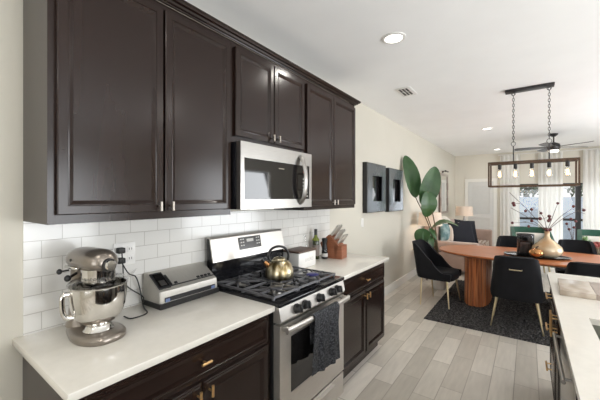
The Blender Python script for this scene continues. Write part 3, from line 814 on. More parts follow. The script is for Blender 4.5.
# ------------------------------------------------------------------ things on the left wall
def shadow_box(y, z0, label):
    S = .685; D = .066
    t = thing('shadow_box', label, 'wall art', (.001, y, z0), 0, 'shadow boxes on the left wall')
    f = MB()
    f.box(0, 0, 0, D - .004, .012, S); f.box(0, S - .012, 0, D - .004, S, S); f.box(0, .012, 0, D - .004, S - .012, .012); f.box(0, .012, S - .012, D - .004, S - .012, S)
    f.box(0, .012, .012, .006, S - .012, S - .012)
    f.build('frame', 'black', t, 0)
    a, b, c, d = .180, .545, .155, .515
    m = MB(); m.box(D - .012, .012, .012, D, a, S - .012); m.box(D - .012, b, .012, D, S - .012, S - .012); m.box(D - .012, a, .012, D, b, c); m.box(D - .012, a, d, D, b, S - .012)
    m.build('face_panel', 'mat_grey', t, 0)
    r = MB(); r.box(.007, a, c, .012, b, d); r.build('recess', 'black_glass', t, 0)
shadow_box(3.885, 1.318, 'black square shadow box on the left wall, the one nearer the cabinets')
shadow_box(4.700, 1.305, 'black square shadow box on the left wall, the one nearer the plant')
t = thing('light_switch', 'white switch plate on the left wall below the shadow boxes', 'switch', (0.0005, 3.87, 1.19))
MB().box(0, -.036, -.058, .006, .036, .058, bev=.002).build('plate', 'white_enamel', t); MB().box(.006, -.016, -.033, .010, .016, .033, bev=.002).build('rocker', 'white_enamel', t)
t = thing('light_switch', 'white switch plate on the far wall beside the louvred door', 'switch', (1.21, Y1 - .0005, 1.20))
MB().box(-.036, -.006, -.058, .036, 0, .058, bev=.002).build('plate', 'white_enamel', t); MB().box(-.016, -.010, -.033, .016, -.006, .033, bev=.002).build('rocker', 'white_enamel', t)
t = thing('wall_mirror', 'tall wall mirror with weathered wood frame above the sofa', 'mirror', (.001, 8.30, 1.12))
m = MB(); m.box(0, 0, 0, .03, .95, 1.02); m.build('backing', 'wood_dark', t, 0)
MB().box(.031, .11, .05, .034, .84, .97).build('glass', 'mirror', t, 0)
fr = MB()
for k in range(5):
    z = .0 + k * .204
    for y, wd in ((0, .11), (.84, .11)): fr.box(.031, y + .01 * (k % 2), z + .003, .048 + .006 * (k % 2), y + wd, z + .201)
fr.box(.031, .11, 0, .05, .84, .05); fr.box(.031, .11, .97, .05, .84, 1.02)
fr.build('frame', 'grey_wood', t, 0)
t = thing('picture_light', 'small bronze picture light on the wall above the mirror', 'lamp', (.001, 8.75, 2.17))
MB().box(0, -.05, 0, .015, .05, .05, bev=.003).build('plate', 'dark_metal', t)
a_ = MB(); a_.tube([(.015, 0, .03), (.08, 0, .06), (.10, 0, .04)], .008, 8, 4); a_.build('arm', 'dark_metal', t); MB().cyl((.10, -.16, .035), (.10, .16, .035), .02).build('shade', 'dark_metal', t)

# ------------------------------------------------------------------ plant
PX, PY = .60, 5.62
t = thing('potted_plant', 'tall broad-leaved green houseplant in a pot behind the black chair', 'plant', (PX, PY, 0))
MB().lathe([(.10, 0), (.115, .02), (.135, .24), (.14, .27), (.128, .27), (.125, .24), (.001, .24)], seg=30).build('pot', 'white_enamel', t, 40)
def leaf(base, tip, wid, normal, curl=.12, droop=.0, mt='leaf', fold=.18):
    sh = Vector((-.24, -.07, 0)); b0, t0 = Vector(base) + sh, Vector(tip) + sh; d = t0 - b0; Ln = d.length; dn = d.normalized()
    n = Vector(normal); n = (n - dn * n.dot(dn)).normalized(); s = dn.cross(n)
    lf = MB()
    def f(u, v):
        k = u; w_ = wid * (math.sin(PI * min(.997, k ** .92 * .985 + .010)) ** .52)
        q = (v - .5) * 2
        c = b0 + d * k + n * (curl * Ln * math.sin(PI * k)) - Vector((0, 0, 1)) * droop * Ln * k * k
        return c + s * (q * w_ / 2) + n * (fold * abs(q) * w_ / 2 + .002 * math.sin(k * 40) * abs(q))
    lf.grid(f, 22, 8, .003)
    o = lf.build('leaf', mt, t, 60)
    return o
def stemmed(base, tip, wid, nrm, **kw):
    st = MB(); b = Vector(base) + Vector((-.24, -.07, 0))
    st.tube([(random.uniform(-.04, .04), random.uniform(-.04, .04), .24), (b.x * .35, b.y * .35, b.z * .55 + .1), tuple(b)], [.012, .007], 8, 6)
    st.build('stem', 'stem', t)
    leaf(base, tip, wid, nrm, **kw)
# the leaves (offsets from the pot): camera lies towards (+x, -y)
CN = (.7, -.7, .1)
stemmed((-.14, .02, 1.53), (-.30, -.06, 2.26), .31, (.8, -.6, .0), curl=.04)
stemmed((-.01, .03, 1.38), (.17, .07, 2.05), .33, (.6, -.8, .1), curl=.03)
stemmed((.08, -.06, 1.63), (.05, -.04, 1.20), .29, (.7, -.7, .2), curl=.10)
stemmed((.13, .04, 1.02), (.50, .22, 1.09), .15, (.2, -.3, 1), curl=.20, droop=.1, mt='leaf2')
stemmed((.06, -.02, .98), (-.06, -.12, .76), .26, (.3, -.5, .9), curl=.12)
stemmed((.02, -.05, .95), (.06, -.10, .68), .17, (.8, -.6, .3), curl=.12)
stemmed((.03, .02, .90), (.16, -.10, .70), .13, (.6, -.6, .5), curl=.15)
stemmed((.04, .05, .92), (-.12, .10, .82), .20, (.2, -.4, .9), curl=.2)
stemmed((.08, .02, 1.0), (.20, .02, .82), .12, (.8, -.5, .4), curl=.12)

# ------------------------------------------------------------------ sofa group
SYN, SYF = 6.75, 8.95
t = thing('sofa', 'taupe velvet sofa along the left wall behind the dining table', 'sofa')
MB().box(.08, SYN + .02, .10, 1.02, SYF - .02, .32, bev=.02).build('base', 'sofa', t)
MB().box(.04, SYN, .32, .30, SYF, .975, bev=.06, seg=4).build('back', 'sofa', t)
MB().box(.08, SYN, .08, 1.04, SYN + .20, .645, bev=.04, seg=4).build('arm', 'sofa', t)
MB().box(.08, SYF - .20, .08, 1.10, SYF, .75, bev=.04, seg=4).build('arm', 'sofa', t)
for a, b in ((SYN + .205, 7.845), (7.855, SYF - .205)): MB().box(.30, a, .325, 1.03, b, .50, bev=.04, seg=4).build('seat_cushion', 'sofa', t)
for x in (.15, .95):
    for y in (SYN + .08, SYF - .08): MB().cyl((x, y, 0), (x, y, .12), .022).build('leg', 'wood_dark', t)
def cushion(loc, s, rx, ry, rz, mt, label, th=.16):
    c = MB(Matrix.Rotation(rz, 4, 'Z') @ Matrix.Rotation(ry, 4, 'Y') @ Matrix.Rotation(rx, 4, 'X'))
    n = 12; rings = []
    def P(u, v, side):
        a, b = u * 2 - 1, v * 2 - 1
        e = (1 - a * a) * (1 - b * b)
        k = 1 - .07 * (1 - abs(a)) * abs(b) ** 3 ; k2 = 1 - .07 * (1 - abs(b)) * abs(a) ** 3
        return (side * th / 2 * e ** .45, a * s / 2 * k2, b * s / 2 * k)
    for side in (1, -1): c.grid(lambda u, v: P(u, v, side), n, n)
    bmesh.ops.remove_doubles(c.b, verts=c.b.verts, dist=1e-4)
    o = c.build('cushion', mt, None, 60); o.location = loc
    tag(o, label, 'cushion')
cushion((.68, 7.30, .765), .52, .06, -.30, -.90, 'navy', 'dark navy cushion in front on the sofa seat')
cushion((.68, 7.86, .775), .52, -.10, -.35, -.75, 'navy', 'dark navy cushion half hidden behind the front navy one on the sofa')
cushion((.50, 7.20, .755), .46, .1, -.22, -.80, 'beige', 'beige striped cushion between teal and navy cushions on the sofa')
cushion((.40, 7.06, .800), .38, -.12, -.10, -.25, 'teal', 'teal printed cushion at the near end of the sofa')
def thr(u, v):
    y = 7.20 + .85 * u; a = v
    if a < .4: return (.31 + .012 + .006 * math.sin(u * 20), y, .62 + (.995 - .62) * a / .4)
    if a < .6: return (.31 - .29 * (a - .4) / .2, y, 1.0 + .08 * math.sin(PI * (a - .4) / .2) + .012 * math.sin(u * 14))
    return (.022, y, .995 - .3 * (a - .6) / .4)
tag(MB().grid(thr, 24, 20, .012).build('throw_blanket', 'cream', None, 60), 'cream throw blanket draped over the sofa back', 'blanket')
def fur(u, v):
    y = 8.02 + .62 * u
    if v < .75: return (.42 + .62 * v / .75, y, .510 + .008 * math.sin(u * 25) + .005 * math.sin(v * 18))
    return (1.045 + .006 * math.sin(u * 22), y, .505 - .16 * (v - .75) / .25)
tag(MB().grid(fur, 24, 16, .014).build('throw_blanket', 'throw', None, 60), 'brown striped fur throw on the sofa seat near the far arm', 'blanket')
def end_table(x, y, label):
    t = thing('end_table', label, 'table', (x, y, 0))
    MB().lathe([(.22, .53), (.225, .535), (.225, .548), (.22, .55), (.001, .55)], seg=32).build('tabletop', 'wood_dark', t, 40)
    for k in range(3):
        a = k * 2 * PI / 3 + .5
        MB().tube([(.20 * math.cos(a), .20 * math.sin(a), 0), (.12 * math.cos(a), .12 * math.sin(a), .53)], .012, 10).build('leg', 'wood_dark', t)
def table_lamp(x, y, zs0, zs1, r, label, watts):
    t = thing('table_lamp', label, 'lamp', (x, y, .5505))
    z0, z1 = zs0 - .5505, zs1 - .5505
    MB().lathe([(.075, 0), (.08, .01), (.05, .02), (.035, .06), (.06, z0 * .35), (.055, z0 * .65), (.02, z0 * .9), (.012, z0 + .05), (.001, z0 + .05)], seg=24).build('base', 'steel', t, 40)
    s = MB().lathe([(r, z0), (r * .92, z1), (r * .91, z1), (r * .99, z0)], seg=32, cap0=False, cap1=False).build('lamp_shade', 'shade', t, 40)
    MB().sphere((0, 0, (z0 + z1) / 2), .035).build('bulb', 'lamp_on', t)
    d = bpy.data.lights.new('lamp_bulb', 'POINT'); d.energy = watts; d.color = (1, .74, .54); d.shadow_soft_size = .05
    o = bpy.data.objects.new('lamp_bulb', d); COL.objects.link(o); o.parent = t; o.location = (0, 0, z0 + .02)
end_table(.30, 6.22, 'dark round end table behind the plant at the near end of the sofa')
table_lamp(.30, 6.22, 1.00, 1.245, .215, 'table lamp with warm drum shade behind the plant stems', 7)
end_table(.42, 9.35, 'dark round end table at the far end of the sofa')
table_lamp(.42, 9.35, 1.045, 1.29, .215, 'table lamp with cream drum shade in front of the louvred door', 4)

# ------------------------------------------------------------------ rug
rnd = random.Random(3)
rg = MB()
RX0, RX1, RY0, RY1 = .74, 3.15, 4.085, 6.35
def rugf(u, v):
    e = min(u, 1 - u, v, 1 - v)
    z = .006 if e <= 0 else .008 + rnd.random() * .018
    j = .0 if 0 < e else 0.006
    return (RX0 + (RX1 - RX0) * u + (rnd.random() - .5) * .012, RY0 + (RY1 - RY0) * v + (rnd.random() - .5) * .012, z)
rg.grid(rugf, 190, 180)
rg.box(RX0, RY0, .0005, RX1, RY1, .006)
tag(rg.build('rug', 'rug', None, 0), 'charcoal shag rug under the dining table', 'rug')
RZ = .0265

# ------------------------------------------------------------------ dining table
TX0, TX1, TY0, TY1, TZ = .672, 3.02, 4.71, 5.93, .742
t = thing('dining_table', 'walnut racetrack dining table with fluted pedestal legs on the rug', 'table', ((TX0 + TX1) / 2, (TY0 + TY1) / 2, 0))
hl, hw = (TX1 - TX0) / 2, (TY1 - TY0) / 2
def oval(s=0.0, n=80, p=2.45):
    r = []
    for k in range(n):
        a = 2 * PI * k / n; c_, s_ = math.cos(a), math.sin(a)
        r.append(((hl - s) * abs(c_) ** (2 / p) * (1 if c_ > 0 else -1), (hw - s) * abs(s_) ** (2 / p) * (1 if s_ > 0 else -1)))
    return r
tp = MB(); tp.loops([[(x, y, z) for x, y in oval(s)] for s, z in ((.05, TZ - .042), (.008, TZ - .026), (0, TZ - .016), (.002, TZ - .003), (.006, TZ))]); tp.build('tabletop', 'table', t, 30)
for sx in (-1, 1):
    cx = sx * (hl - .53); n = 120; ring_ = []
    for k in range(n):
        a = 2 * PI * k / n
        f_ = 1 + .05 * abs(math.cos(a * 13)) - .05
        ring_.append((cx + .165 * abs(math.cos(a)) ** .8 * (1 if math.cos(a) > 0 else -1) * f_, .46 * abs(math.sin(a)) ** .8 * (1 if math.sin(a) > 0 else -1) * f_))
    MB().loops([[(x, y, z) for x, y in ring_] for z in (RZ + .003, TZ - .043)]).build('pedestal', 'table_leg', t, 25)

# ------------------------------------------------------------------ dining chairs
def make_chair(label, group, z, zr):
    t = thing('dining_chair', label, 'chair', (0, 0, 0), 0, group)
    # U path of the shell seen from above, s in 0..1 from front right round the back to front left
    def path(s):
        a = (s - .5) * 2          # -1..1
        q = abs(a); sg = 1 if a > 0 else -1
        if q < .42:
            k = q / .42 * PI / 2
            return Vector((sg * .255 * math.sin(k) ** .75, -.245 + .13 * (1 - math.cos(k)) ** 1.4, 0)), q
        k = (q - .42) / .58
        return Vector((sg * (.255 + .010 * k - .02 * k * k), -.115 + .375 * k, 0)), q
    def top(q):
        k = min(1, max(0, (q - .26) / .60)); k = k * k * (3 - 2 * k)
        return .875 - (.875 - .485) * k
    def shell(u, v):
        p, q = path(u); zt = top(q); zb = .385
        z = zb + (zt - zb) * v
        hgt = max(0, z - .42) / .46
        sc = 1 - .19 * max(0, hgt) if q < 2 else 1
        lean = -.085 * hgt ** 1.2
        dx = p.x * (1 - .20 * hgt) ; dy = p.y + lean * (1 if p.y < 0 else .4)
        pinch = 1 - .05 * (1 - min(1, (z - zb) / .06)) if z < zb + .06 else 1
        return (dx * pinch, dy * pinch, z)
    MB().grid(shell, 40, 14, .042).build('backrest', 'velvet', t, 60)
    s = MB(); rings = []
    for zz, k in ((.375, .90), (.385, .96), (.43, 1.0), (.465, 1.0), (.485, .95), (.490, .80)):
        r_ = []
        for i in range(36):
            a = 2 * PI * i / 36; c_, s_ = math.cos(a), math.sin(a)
            r_.append((k * .243 * abs(c_) ** .55 * (1 if c_ > 0 else -1), .03 + k * .243 * abs(s_) ** .55 * (1 if s_ > 0 else -1), zz))
        rings.append(r_)
    s.loops(rings); s.build('seat', 'velvet', t, 60)
    for x, y in ((-1, -1), (1, -1), (-1, 1), (1, 1)):
        MB().tube([(x * .185, .02 + y * .175, .378), (x * .245, .02 + y * (.165 if y < 0 else .22), z if y > 0 else zr)], [.0135, .0075], 12).build('leg', 'pale_gold', t)
    hb = MB(); hy = -.345
    hb.tube([(-.055, hy + .028, .742), (-.055, hy, .742), (.055, hy, .742), (.055, hy + .028, .742)], .006, 8); hb.build('back_handle', 'pale_gold', t)
    return t
G = 'black velvet dining chairs around the table'
# chairs fully on the rug
c0 = make_chair('black velvet dining chair with gold back handle, seen from behind, left on the near side', G, RZ, RZ)
c0.location = (1.690, 4.42, 0)
dup(c0, (2.335, 4.45, 0), 0, 'black velvet dining chair partly hidden behind the island, at the right of the near side', G)
dup(c0, (1.590, 6.02, 0), PI, 'black velvet dining chair on the far side of the table behind the hurricane candle holder', G)
dup(c0, (2.38, 6.02, 0), PI, 'black velvet dining chair on the far side of the table right of the vase', G)
c1 = make_chair('black velvet dining chair in profile at the left end of the table', G, RZ, .001)
c1.location = (.735, 4.83, 0); c1.rotation_euler = (0, 0, math.radians(-97))

# ------------------------------------------------------------------ things on the dining table
tr = MB(); n = 48
def el(a, b, z): return [(a * math.cos(2 * PI * k / n), b * math.sin(2 * PI * k / n), z) for k in range(n)]
tr.loops([el(.34, .20, 0), el(.365, .225, .018), el(.357, .217, .018), el(.335, .195, .008)])
o = tr.build('tray', 'black_gloss', None, 30); o.location = (1.885, 5.20, TZ + .0005); tag(o, 'black oval tray in the middle of the dining table', 'tray')
TT = TZ + .009
t = thing('vase', 'bulbous gold glazed vase with narrow neck on the black tray', 'vase', (2.00, 5.19, TT))
MB().lathe([(.07, 0), (.11, .008), (.155, .05), (.168, .09), (.152, .14), (.095, .195), (.042, .24), (.026, .28), (.028, .325), (.033, .335), (.026, .335), (.019, .28), (.019, .20)], seg=40, cap1=False).build('body', 'vase', t, 50)
tw = thing('berry_branches', 'bare twigs with dark red berries arranged in the gold vase', 'branches', (2.00, 5.19, TT))
rb = random.Random(11)
VM = Vector((0, 0, .33))
def twig(tip, berries, sub=()):
    tip = Vector(tip)
    mid = VM + (tip - VM) * .5 + Vector((rb.uniform(-.02, .02), rb.uniform(-.02, .02), .02))
    t_ = MB(); t_.tube([(0, 0, .20), tuple(VM * .98), tuple(mid), tuple(tip)], [.0045, .0025], 6, 5)
    for a, k in sub:
        p = VM + (tip - VM) * k; t_.tube([tuple(p), tuple(Vector(a))], [.003, .0015], 5)
    t_.build('twig', 'twig', tw)
    for p in berries:
        b = MB(); b.sphere(p, rb.uniform(.017, .022), 8, 6); b.build('berry', 'berry', tw, 60)
# image plane offsets: right is (.807,.590), so offsets are written along that direction
def IP(a, z, d=0): return (a * .807 - d * .590, a * .590 + d * .807, z)
twig(IP(-.49, .84), [IP(-.44, .70), IP(-.43, .675)], [(IP(-.44, .70), .72)])
twig(IP(-.44, .64, .05), [IP(-.26, .60, .03), IP(-.18, .62, .03)], [(IP(-.18, .62, .03), .45)])
twig(IP(-.27, .46, .05), [IP(-.42, .44, .05), IP(-.20, .47), IP(-.24, .40)], [(IP(-.42, .44, .05), .9)])
twig(IP(-.10, .60), [IP(-.08, .57), IP(-.09, .50), IP(.03, .53), IP(.035, .49)], [(IP(.03, .53), .6)])
twig(IP(.14, .70), [IP(.14, .70), IP(.02, .47)])
twig(IP(.36, .65), [IP(.345, .66)])
twig(IP(.48, .64), [IP(.48, .61)], [(IP(.50, .56), .85)])
for q in range(7): 
    b = MB(); b.sphere(IP(rb.uniform(-.035, .05), .345 + rb.uniform(-.0, .02), rb.uniform(-.02, .02)), .019, 8, 6); b.build('berry', 'berry', tw, 60)
t = thing('hurricane_candle_holder', 'smoked glass hurricane candle holder at the left of the black tray', 'candle holder', (1.770, 5.31, TT + .003))
t.scale = (1.18, 1.18, 1.13)
MB().lathe([(.001, .004), (.078, .004), (.083, .01), (.083, .235), (.080, .235), (.080, .012), (.001, .010)], seg=36, cap0=False, cap1=False).build('glass', 'smoke', t, 40)
MB().lathe([(.081, 0), (.084, .003), (.084, .012), (.081, .014)], seg=36).build('base', 'black', t, 40)
MB().lathe([(.048, .016), (.048, .13), (.001, .132)], seg=24).build('candle', 'shade', t, 40)
MB().lathe([(.0835, .226), (.0845, .228), (.0845, .238), (.0835, .24), (.080, .24), (.080, .226)], seg=36, cap0=False, cap1=False).build('rim', 'black', t, 40)
t = thing('gourd', 'small round copper gourd in front of the gold vase on the tray', 'ornament', (1.885, 5.035, TT + .001))
t.scale = (1.28, 1.28, 1.28)
pr = []
for k in range(11):
    a = PI * k / 10; pr.append((.062 * math.sin(a), .048 - .048 * math.cos(a)))
MB().lathe(pr, seg=24).build('body', 'copper', t, 60)
MB().tube([(0, 0, .094), (.008, 0, .11), (.02, 0, .118)], [.008, .005], 8).build('stem', 'twig', t)

# ------------------------------------------------------------------ living room: green chairs, small table
def armchair(x, y, rz, label):
    t = thing('armchair', label, 'chair', (x, y, 0), rz, 'green velvet armchairs')
    def f(u, v):
        a = (u - .5) * 2; q = abs(a); sg = 1 if a > 0 else -1
        k = min(1, q / .5) * PI / 2
        X = sg * .32 * math.sin(k) ** .7; Y = .30 - .16 * (1 - math.cos(k))
        if q > .5: Y -= .46 * (q - .5) / .5
        zt = .92 - .20 * max(0, (q - .42) / .58) ** 1.5
        z = .22 + (zt - .22) * v
        return (X, Y + .05 * max(0, z - .45), z)
    MB().grid(f, 36, 10, .06).build('backrest', 'green', t, 60)
    MB().box(-.30, -.34, .24, .30, .24, .45, bev=.05, seg=4).build('seat', 'green', t)
    for sx in (-1, 1):
        for sy in (-.26, .24): MB().tube([(sx * .24, sy, .25), (sx * .27, sy * 1.05, 0)], [.018, .011], 10).build('leg', 'pale_gold', t)
    return t
armchair(1.84, 7.75, math.radians(8), 'green velvet armchair behind the hurricane holder and gold vase')
armchair(2.86, 7.72, math.radians(-6), 'green velvet armchair at the right edge, behind the far dining chair')
def white_cushion(loc, rz, label):
    c = MB(Matrix.Rotation(rz, 4, 'Z') @ Matrix.Rotation(.22, 4, 'X') ); n = 10
    def P(u, v, side):
        a, b = u * 2 - 1, v * 2 - 1
        return (a * .25, side * .07 * ((1 - a * a) * (1 - b * b)) ** .45, b * .16)
    for s in (1, -1): c.grid(lambda u, v: P(u, v, s), n, n)
    bmesh.ops.remove_doubles(c.b, verts=c.b.verts, dist=1e-4)
    o = c.build('cushion', 'cream', None, 60); o.location = loc; tag(o, label, 'cushion')
white_cushion((1.84, 7.87, .66), math.radians(8), 'white cushion on the green armchair behind the vase')
white_cushion((2.87, 7.84, .66), math.radians(-6), 'white cushion on the green armchair at the right edge')
t = thing('coffee_table', 'low dark round coffee table beyond the far dining chairs', 'table', (2.50, 6.98, 0))
MB().lathe([(.34, .44), (.35, .445), (.35, .468), (.34, .47), (.001, .47)], seg=40).build('tabletop', 'wood_dark', t, 40)
MB().lathe([(.20, 0), (.20, .02), (.05, .03), (.05, .44)], seg=24).build('pedestal', 'wood_dark', t, 40)

# ------------------------------------------------------------------ island
IX, IY0, IY1 = 1.925, -0.6, 3.257
sx0, sx1, sy0, sy1 = 2.045, 2.47, 1.34, 2.135
t = thing('island_countertop', 'white quartz island countertop with sink cutout at the right edge', 'countertop')
c = MB(); 
for q in ((IX, IY0, IX + 1.05, sy0), (IX, sy1, IX + 1.05, IY1), (IX, sy0, sx0, sy1), (sx1, sy0, IX + 1.05, sy1)): c.box(q[0], q[1], .8845, q[2], q[3], .915)
bmesh.ops.remove_doubles(c.b, verts=c.b.verts, dist=1e-4)
c.build('slab', 'quartz', t, 0)
s = MB(); zb = .70
s.box(sx0 - .01, sy0 - .01, zb - .01, sx1 + .01, sy1 + .01, zb)
for q in ((sx0 - .012, sy0 - .012, sx0 - .001, sy1 + .012), (sx1 + .001, sy0 - .012, sx1 + .012, sy1 + .012), (sx0 - .001, sy0 - .012, sx1 + .001, sy0 - .001), (sx0 - .001, sy1 + .001, sx1 + .001, sy1 + .012)):
    s.box(q[0], q[1], zb, q[2], q[3], .884)
s.build('sink_basin', 'sink', t, 0)
# island base units: fronts face the kitchen (-x)
def island_unit(y0, y1, label, kind):
    t = thing('base_cabinet' if kind != 'dw' else 'dishwasher', label, 'cabinet' if kind != 'dw' else 'dishwasher', (2.57, 0, 0), PI)
    a, b = -y1, -y0       # local y after the half turn
    if kind == 'dw':
        MB().box(.02, a + .003, .10, .60, b - .003, .68).build('tub', 'black', t)
        MB().box(.601, a + .006, .11, .632, b - .006, .872, bev=.004).build('door', 'steel', t)
        h = MB(); h.cyl((.632, a + .06, .80), (.656, a + .06, .80), .006); h.cyl((.632, b - .06, .80), (.656, b - .06, .80), .006); h.cyl((.660, a + .03, .80), (.660, b - .03, .80), .008); h.build('handle', 'steel', t)
        MB().box(.02, a + .01, 0, .545, b - .01, .10).build('toe_kick', 'black', t)
        return
    c = MB()
    c.box(.0, a, .11, .02, b, .884); c.box(.02, a, .11, .61, a + .02, .884); c.box(.02, b - .02, .11, .61, b, .884); c.box(.02, a + .02, .11, .61, b - .02, .13); c.box(.595, a + .02, .13, .61, b - .02, .884)
    c.box(.0, a, 0, .545, b, .11)
    c.build('body', 'cab', t, 0)
    if kind == 'drawers':
        for z0, z1 in ((.718, .868), (.425, .705), (.128, .412)):
            d = MB().panel(a + .012, b - .012, z0, z1, x=.6105, t=.02, fw=.022, deep=.006, step=True).build('drawer', 'cab', t, 25)
            p = MB(); zc = (z0 + z1) / 2; yc = (a + b) / 2
            for s_ in (-.05, .05): p.cyl((.6305, yc + s_, zc), (.657, yc + s_, zc), .004)
            p.cyl((.660, yc - .075, zc), (.660, yc + .075, zc), .006); p.build('pull', 'gold', d)
    else:
        m_ = (a + b) / 2
        for q0, q1 in ((a + .012, m_ - .003), (m_ + .003, b - .012)):
            d = MB().panel(q0, q1, .128, .868, x=.6105, t=.02).build('door', 'cab', t, 25)
            y = q1 - .03 if q1 < m_ else q0 + .03
            p = MB(); p.cyl((.6305, y, .80), (.657, y, .80), .004); p.cyl((.6305, y, .72), (.657, y, .72), .004); p.cyl((.660, y, .69), (.660, y, .83), .006); p.build('pull', 'gold', d)
island_unit(2.70, 3.228, 'dark drawer cabinet with brass pulls at the far end of the island', 'drawers')
island_unit(2.17, 2.695, 'dark two-door island cabinet with brass pulls between drawer cabinet and dishwasher', 'doors')
island_unit(-.55, 1.56, 'long dark island cabinet under the sink, at the bottom right corner', 'doors')
island_unit(1.565, 2.165, 'stainless steel dishwasher with bar handle under the island sink', 'dw')
tag(MB().box(2.575, -.55, 0, 2.60, 3.228, .884).build('cabinet_backing', 'cab', None, 0), 'dark back panel on the hidden side of the island', 'panel')
t = thing('cutting_board', 'cream marble cutting board with brown wood inlay on the island', 'cutting board', (1.960, 2.530, .9155), math.radians(-1.5))
bb = MB(); bb.box(0, 0, 0, .165, .36, .034, bev=.003); bb.box(.2455, 0, 0, .46, .36, .034, bev=.003); bb.build('marble', 'marble', t, 30)
MB().box(.1655, 0, .0, .245, .36, .0339).build('wood_inlay', 'grey_wood', t, 0)

# ------------------------------------------------------------------ pendant over the table
PYC = 4.44
t = thing('chandelier', 'rectangular bronze chandelier with five bare bulbs hanging over the dining table', 'chandelier', (1.825, PYC, 0))
MB().box(-.245, -.055, CEIL - .028, .210, .055, CEIL - .0005, bev=.003).build('canopy', 'dark_metal', t)
fx, fy, z0, z1, r = .402, .132, 1.650, 1.942, .0085
f = MB()
for x in (-fx, fx):
    for y in (-fy, fy): f.box(x - r, y - r, z0, x + r, y + r, z1)
for z in (z0 + r, z1 - r):
    for y in (-fy, fy): f.box(-fx, y - r, z - r, fx, y + r, z + r)
    for x in (-fx, fx): f.box(x - r, -fy, z - r, x + r, fy, z + r)
f.box(-fx, -.013, z1 - .018, fx, .013, z1 - .002)
f.build('frame', 'bronze', t, 0)
for x in (-.165, .165):
    rd = MB(); rd.cyl((x, 0, z1 - .004), (x, 0, 2.13), .006); rd.build('rod', 'dark_metal', t)
    lk = MB(); zc = 2.13; k = 0
    while zc < CEIL - .05:
        L_ = .019 if k else .026
        pts = []
        for q in range(12):
            a = 2 * PI * q / 12
            u_, w_ = math.cos(a) * (.010 if k else .022), math.sin(a) * L_
            pts.append((x + (u_ if k % 2 == 0 else 0), (u_ if k % 2 else 0), zc + L_ + w_))
        lk.tube(pts, .003, 6, closed=True)
        zc += 2 * L_ - .006; k += 1
    lk.tube([(x + .02 * math.cos(q * PI / 6), 0, CEIL - .045 + .02 * math.sin(q * PI / 6)) for q in range(12)], .003, 6, closed=True)
    lk.build('chain', 'dark_metal', t, 60)
for k in range(5):
    x = -.30 + k * .155
    so_ = MB().lathe([(.006, z1 - .018), (.019, z1 - .024), (.019, z1 - .074), (.015, z1 - .082)], (x, 0, 0), seg=18).build('socket', 'dark_metal', t, 40)
    zb = z1 - .082
    bu = MB().lathe([(.014, zb), (.017, zb - .02), (.026, zb - .05), (.031, zb - .075), (.028, zb - .098), (.015, zb - .114), (.001, zb - .117)], (x, 0, 0), seg=20, cap0=False).build('bulb', 'clear', t, 60)
    fl = MB(); fl.tube([(x - .006, 0, zb - .025), (x - .009, 0, zb - .085), (x, 0, zb - .075), (x + .009, 0, zb - .085), (x + .006, 0, zb - .025)], .004, 6, 3); fl.build('filament', 'filament', bu)

# ------------------------------------------------------------------ ceiling fan
t = thing('ceiling_fan', 'dark five-blade ceiling fan with light beyond the chandelier', 'fan', (2.21, 7.95, 0))
MB().lathe([(.07, CEIL - .0005), (.07, CEIL - .02), (.03, CEIL - .055), (.001, CEIL - .055)], seg=28).build('canopy', 'dark_metal', t, 40)
MB().cyl((0, 0, CEIL - .05), (0, 0, 2.60), .012).build('downrod', 'dark_metal', t)
MB().lathe([(.03, 2.62), (.095, 2.585), (.105, 2.55), (.105, 2.50), (.08, 2.47), (.001, 2.47)], seg=32).build('motor', 'dark_metal', t, 40)
MB().lathe([(.075, 2.4695), (.085, 2.45), (.07, 2.425), (.001, 2.418)], seg=32).build('light_lens', 'fan_light', t, 50)
for k in range(5):
    a = math.radians(36 + 72 * k)
    b = MB(Matrix.Rotation(a, 4, 'Z') @ Matrix.Translation((0, 0, 2.53)) @ Matrix.Rotation(math.radians(11), 4, 'X'))
    b.loops([[(x, -w_, -.004), (x, w_, -.004), (x, w_, .004), (x, -w_, .004)] for x, w_ in ((.10, .025), (.20, .05), (.36, .068), (.60, .070), (.64, .05))])
    b.build('blade', 'fan', t, 0)

# ------------------------------------------------------------------ recessed lights, vent
def downlight(x, y, label, power, seen=True):
    t = thing('recessed_light', label, 'ceiling light', (x, y, CEIL), 0, 'recessed ceiling lights')
    MB().lathe([(.092, -.0005), (.090, -.007), (.070, -.010), (.066, -.004), (.066, -.0005)], seg=36, cap0=False, cap1=False).build('trim_ring', 'white_enamel', t, 40)
    MB().lathe([(.066, -.004), (.066, -.0055), (.001, -.0055)], seg=32).build('lens', 'lamp_on', t, 40)
    d = bpy.data.lights.new('downlight', 'AREA'); d.shape = 'DISK'; d.size = .13; d.energy = power; d.color = (1, .95, .88); d.spread = math.radians(165)
    o = bpy.data.objects.new('downlight', d); COL.objects.link(o); o.parent = t; o.location = (0, 0, -.012)
downlight(.940, 2.43, 'recessed ceiling light nearest the camera, in front of the wall cabinets', 9)
downlight(1.195, 6.62, 'small recessed ceiling light left of the chandelier chains', 7)
downlight(1.15, 9.6, 'farthest small recessed ceiling light above the louvred door', 7)
for q in ((2.95, 2.43), (.94, .1), (2.95, .1), (.94, -1.9), (2.95, -1.9), (3.6, 6.6), (3.6, 9.6)):  # unseen extra downlights, added as soft fill
    downlight(*q, 'unseen recessed ceiling light added to brighten the room', 4 if q[1] < 1 else 8)
t = thing('ceiling_vent', 'small white air vent grille in the ceiling by the left wall', 'vent', (.63, 3.74, CEIL))
MB().box(-.085, -.165, -.008, .085, .165, -.0005, bev=.002).build('frame', 'white_enamel', t)
v = MB()
for k in range(3):
    for q in range(2): v.box(-.055 + k * .038, -.125 + q * .13, -.0095, -.055 + k * .038 + .024, -.125 + q * .13 + .115, -.0082)
v.build('slots', 'dark_metal', t, 0)

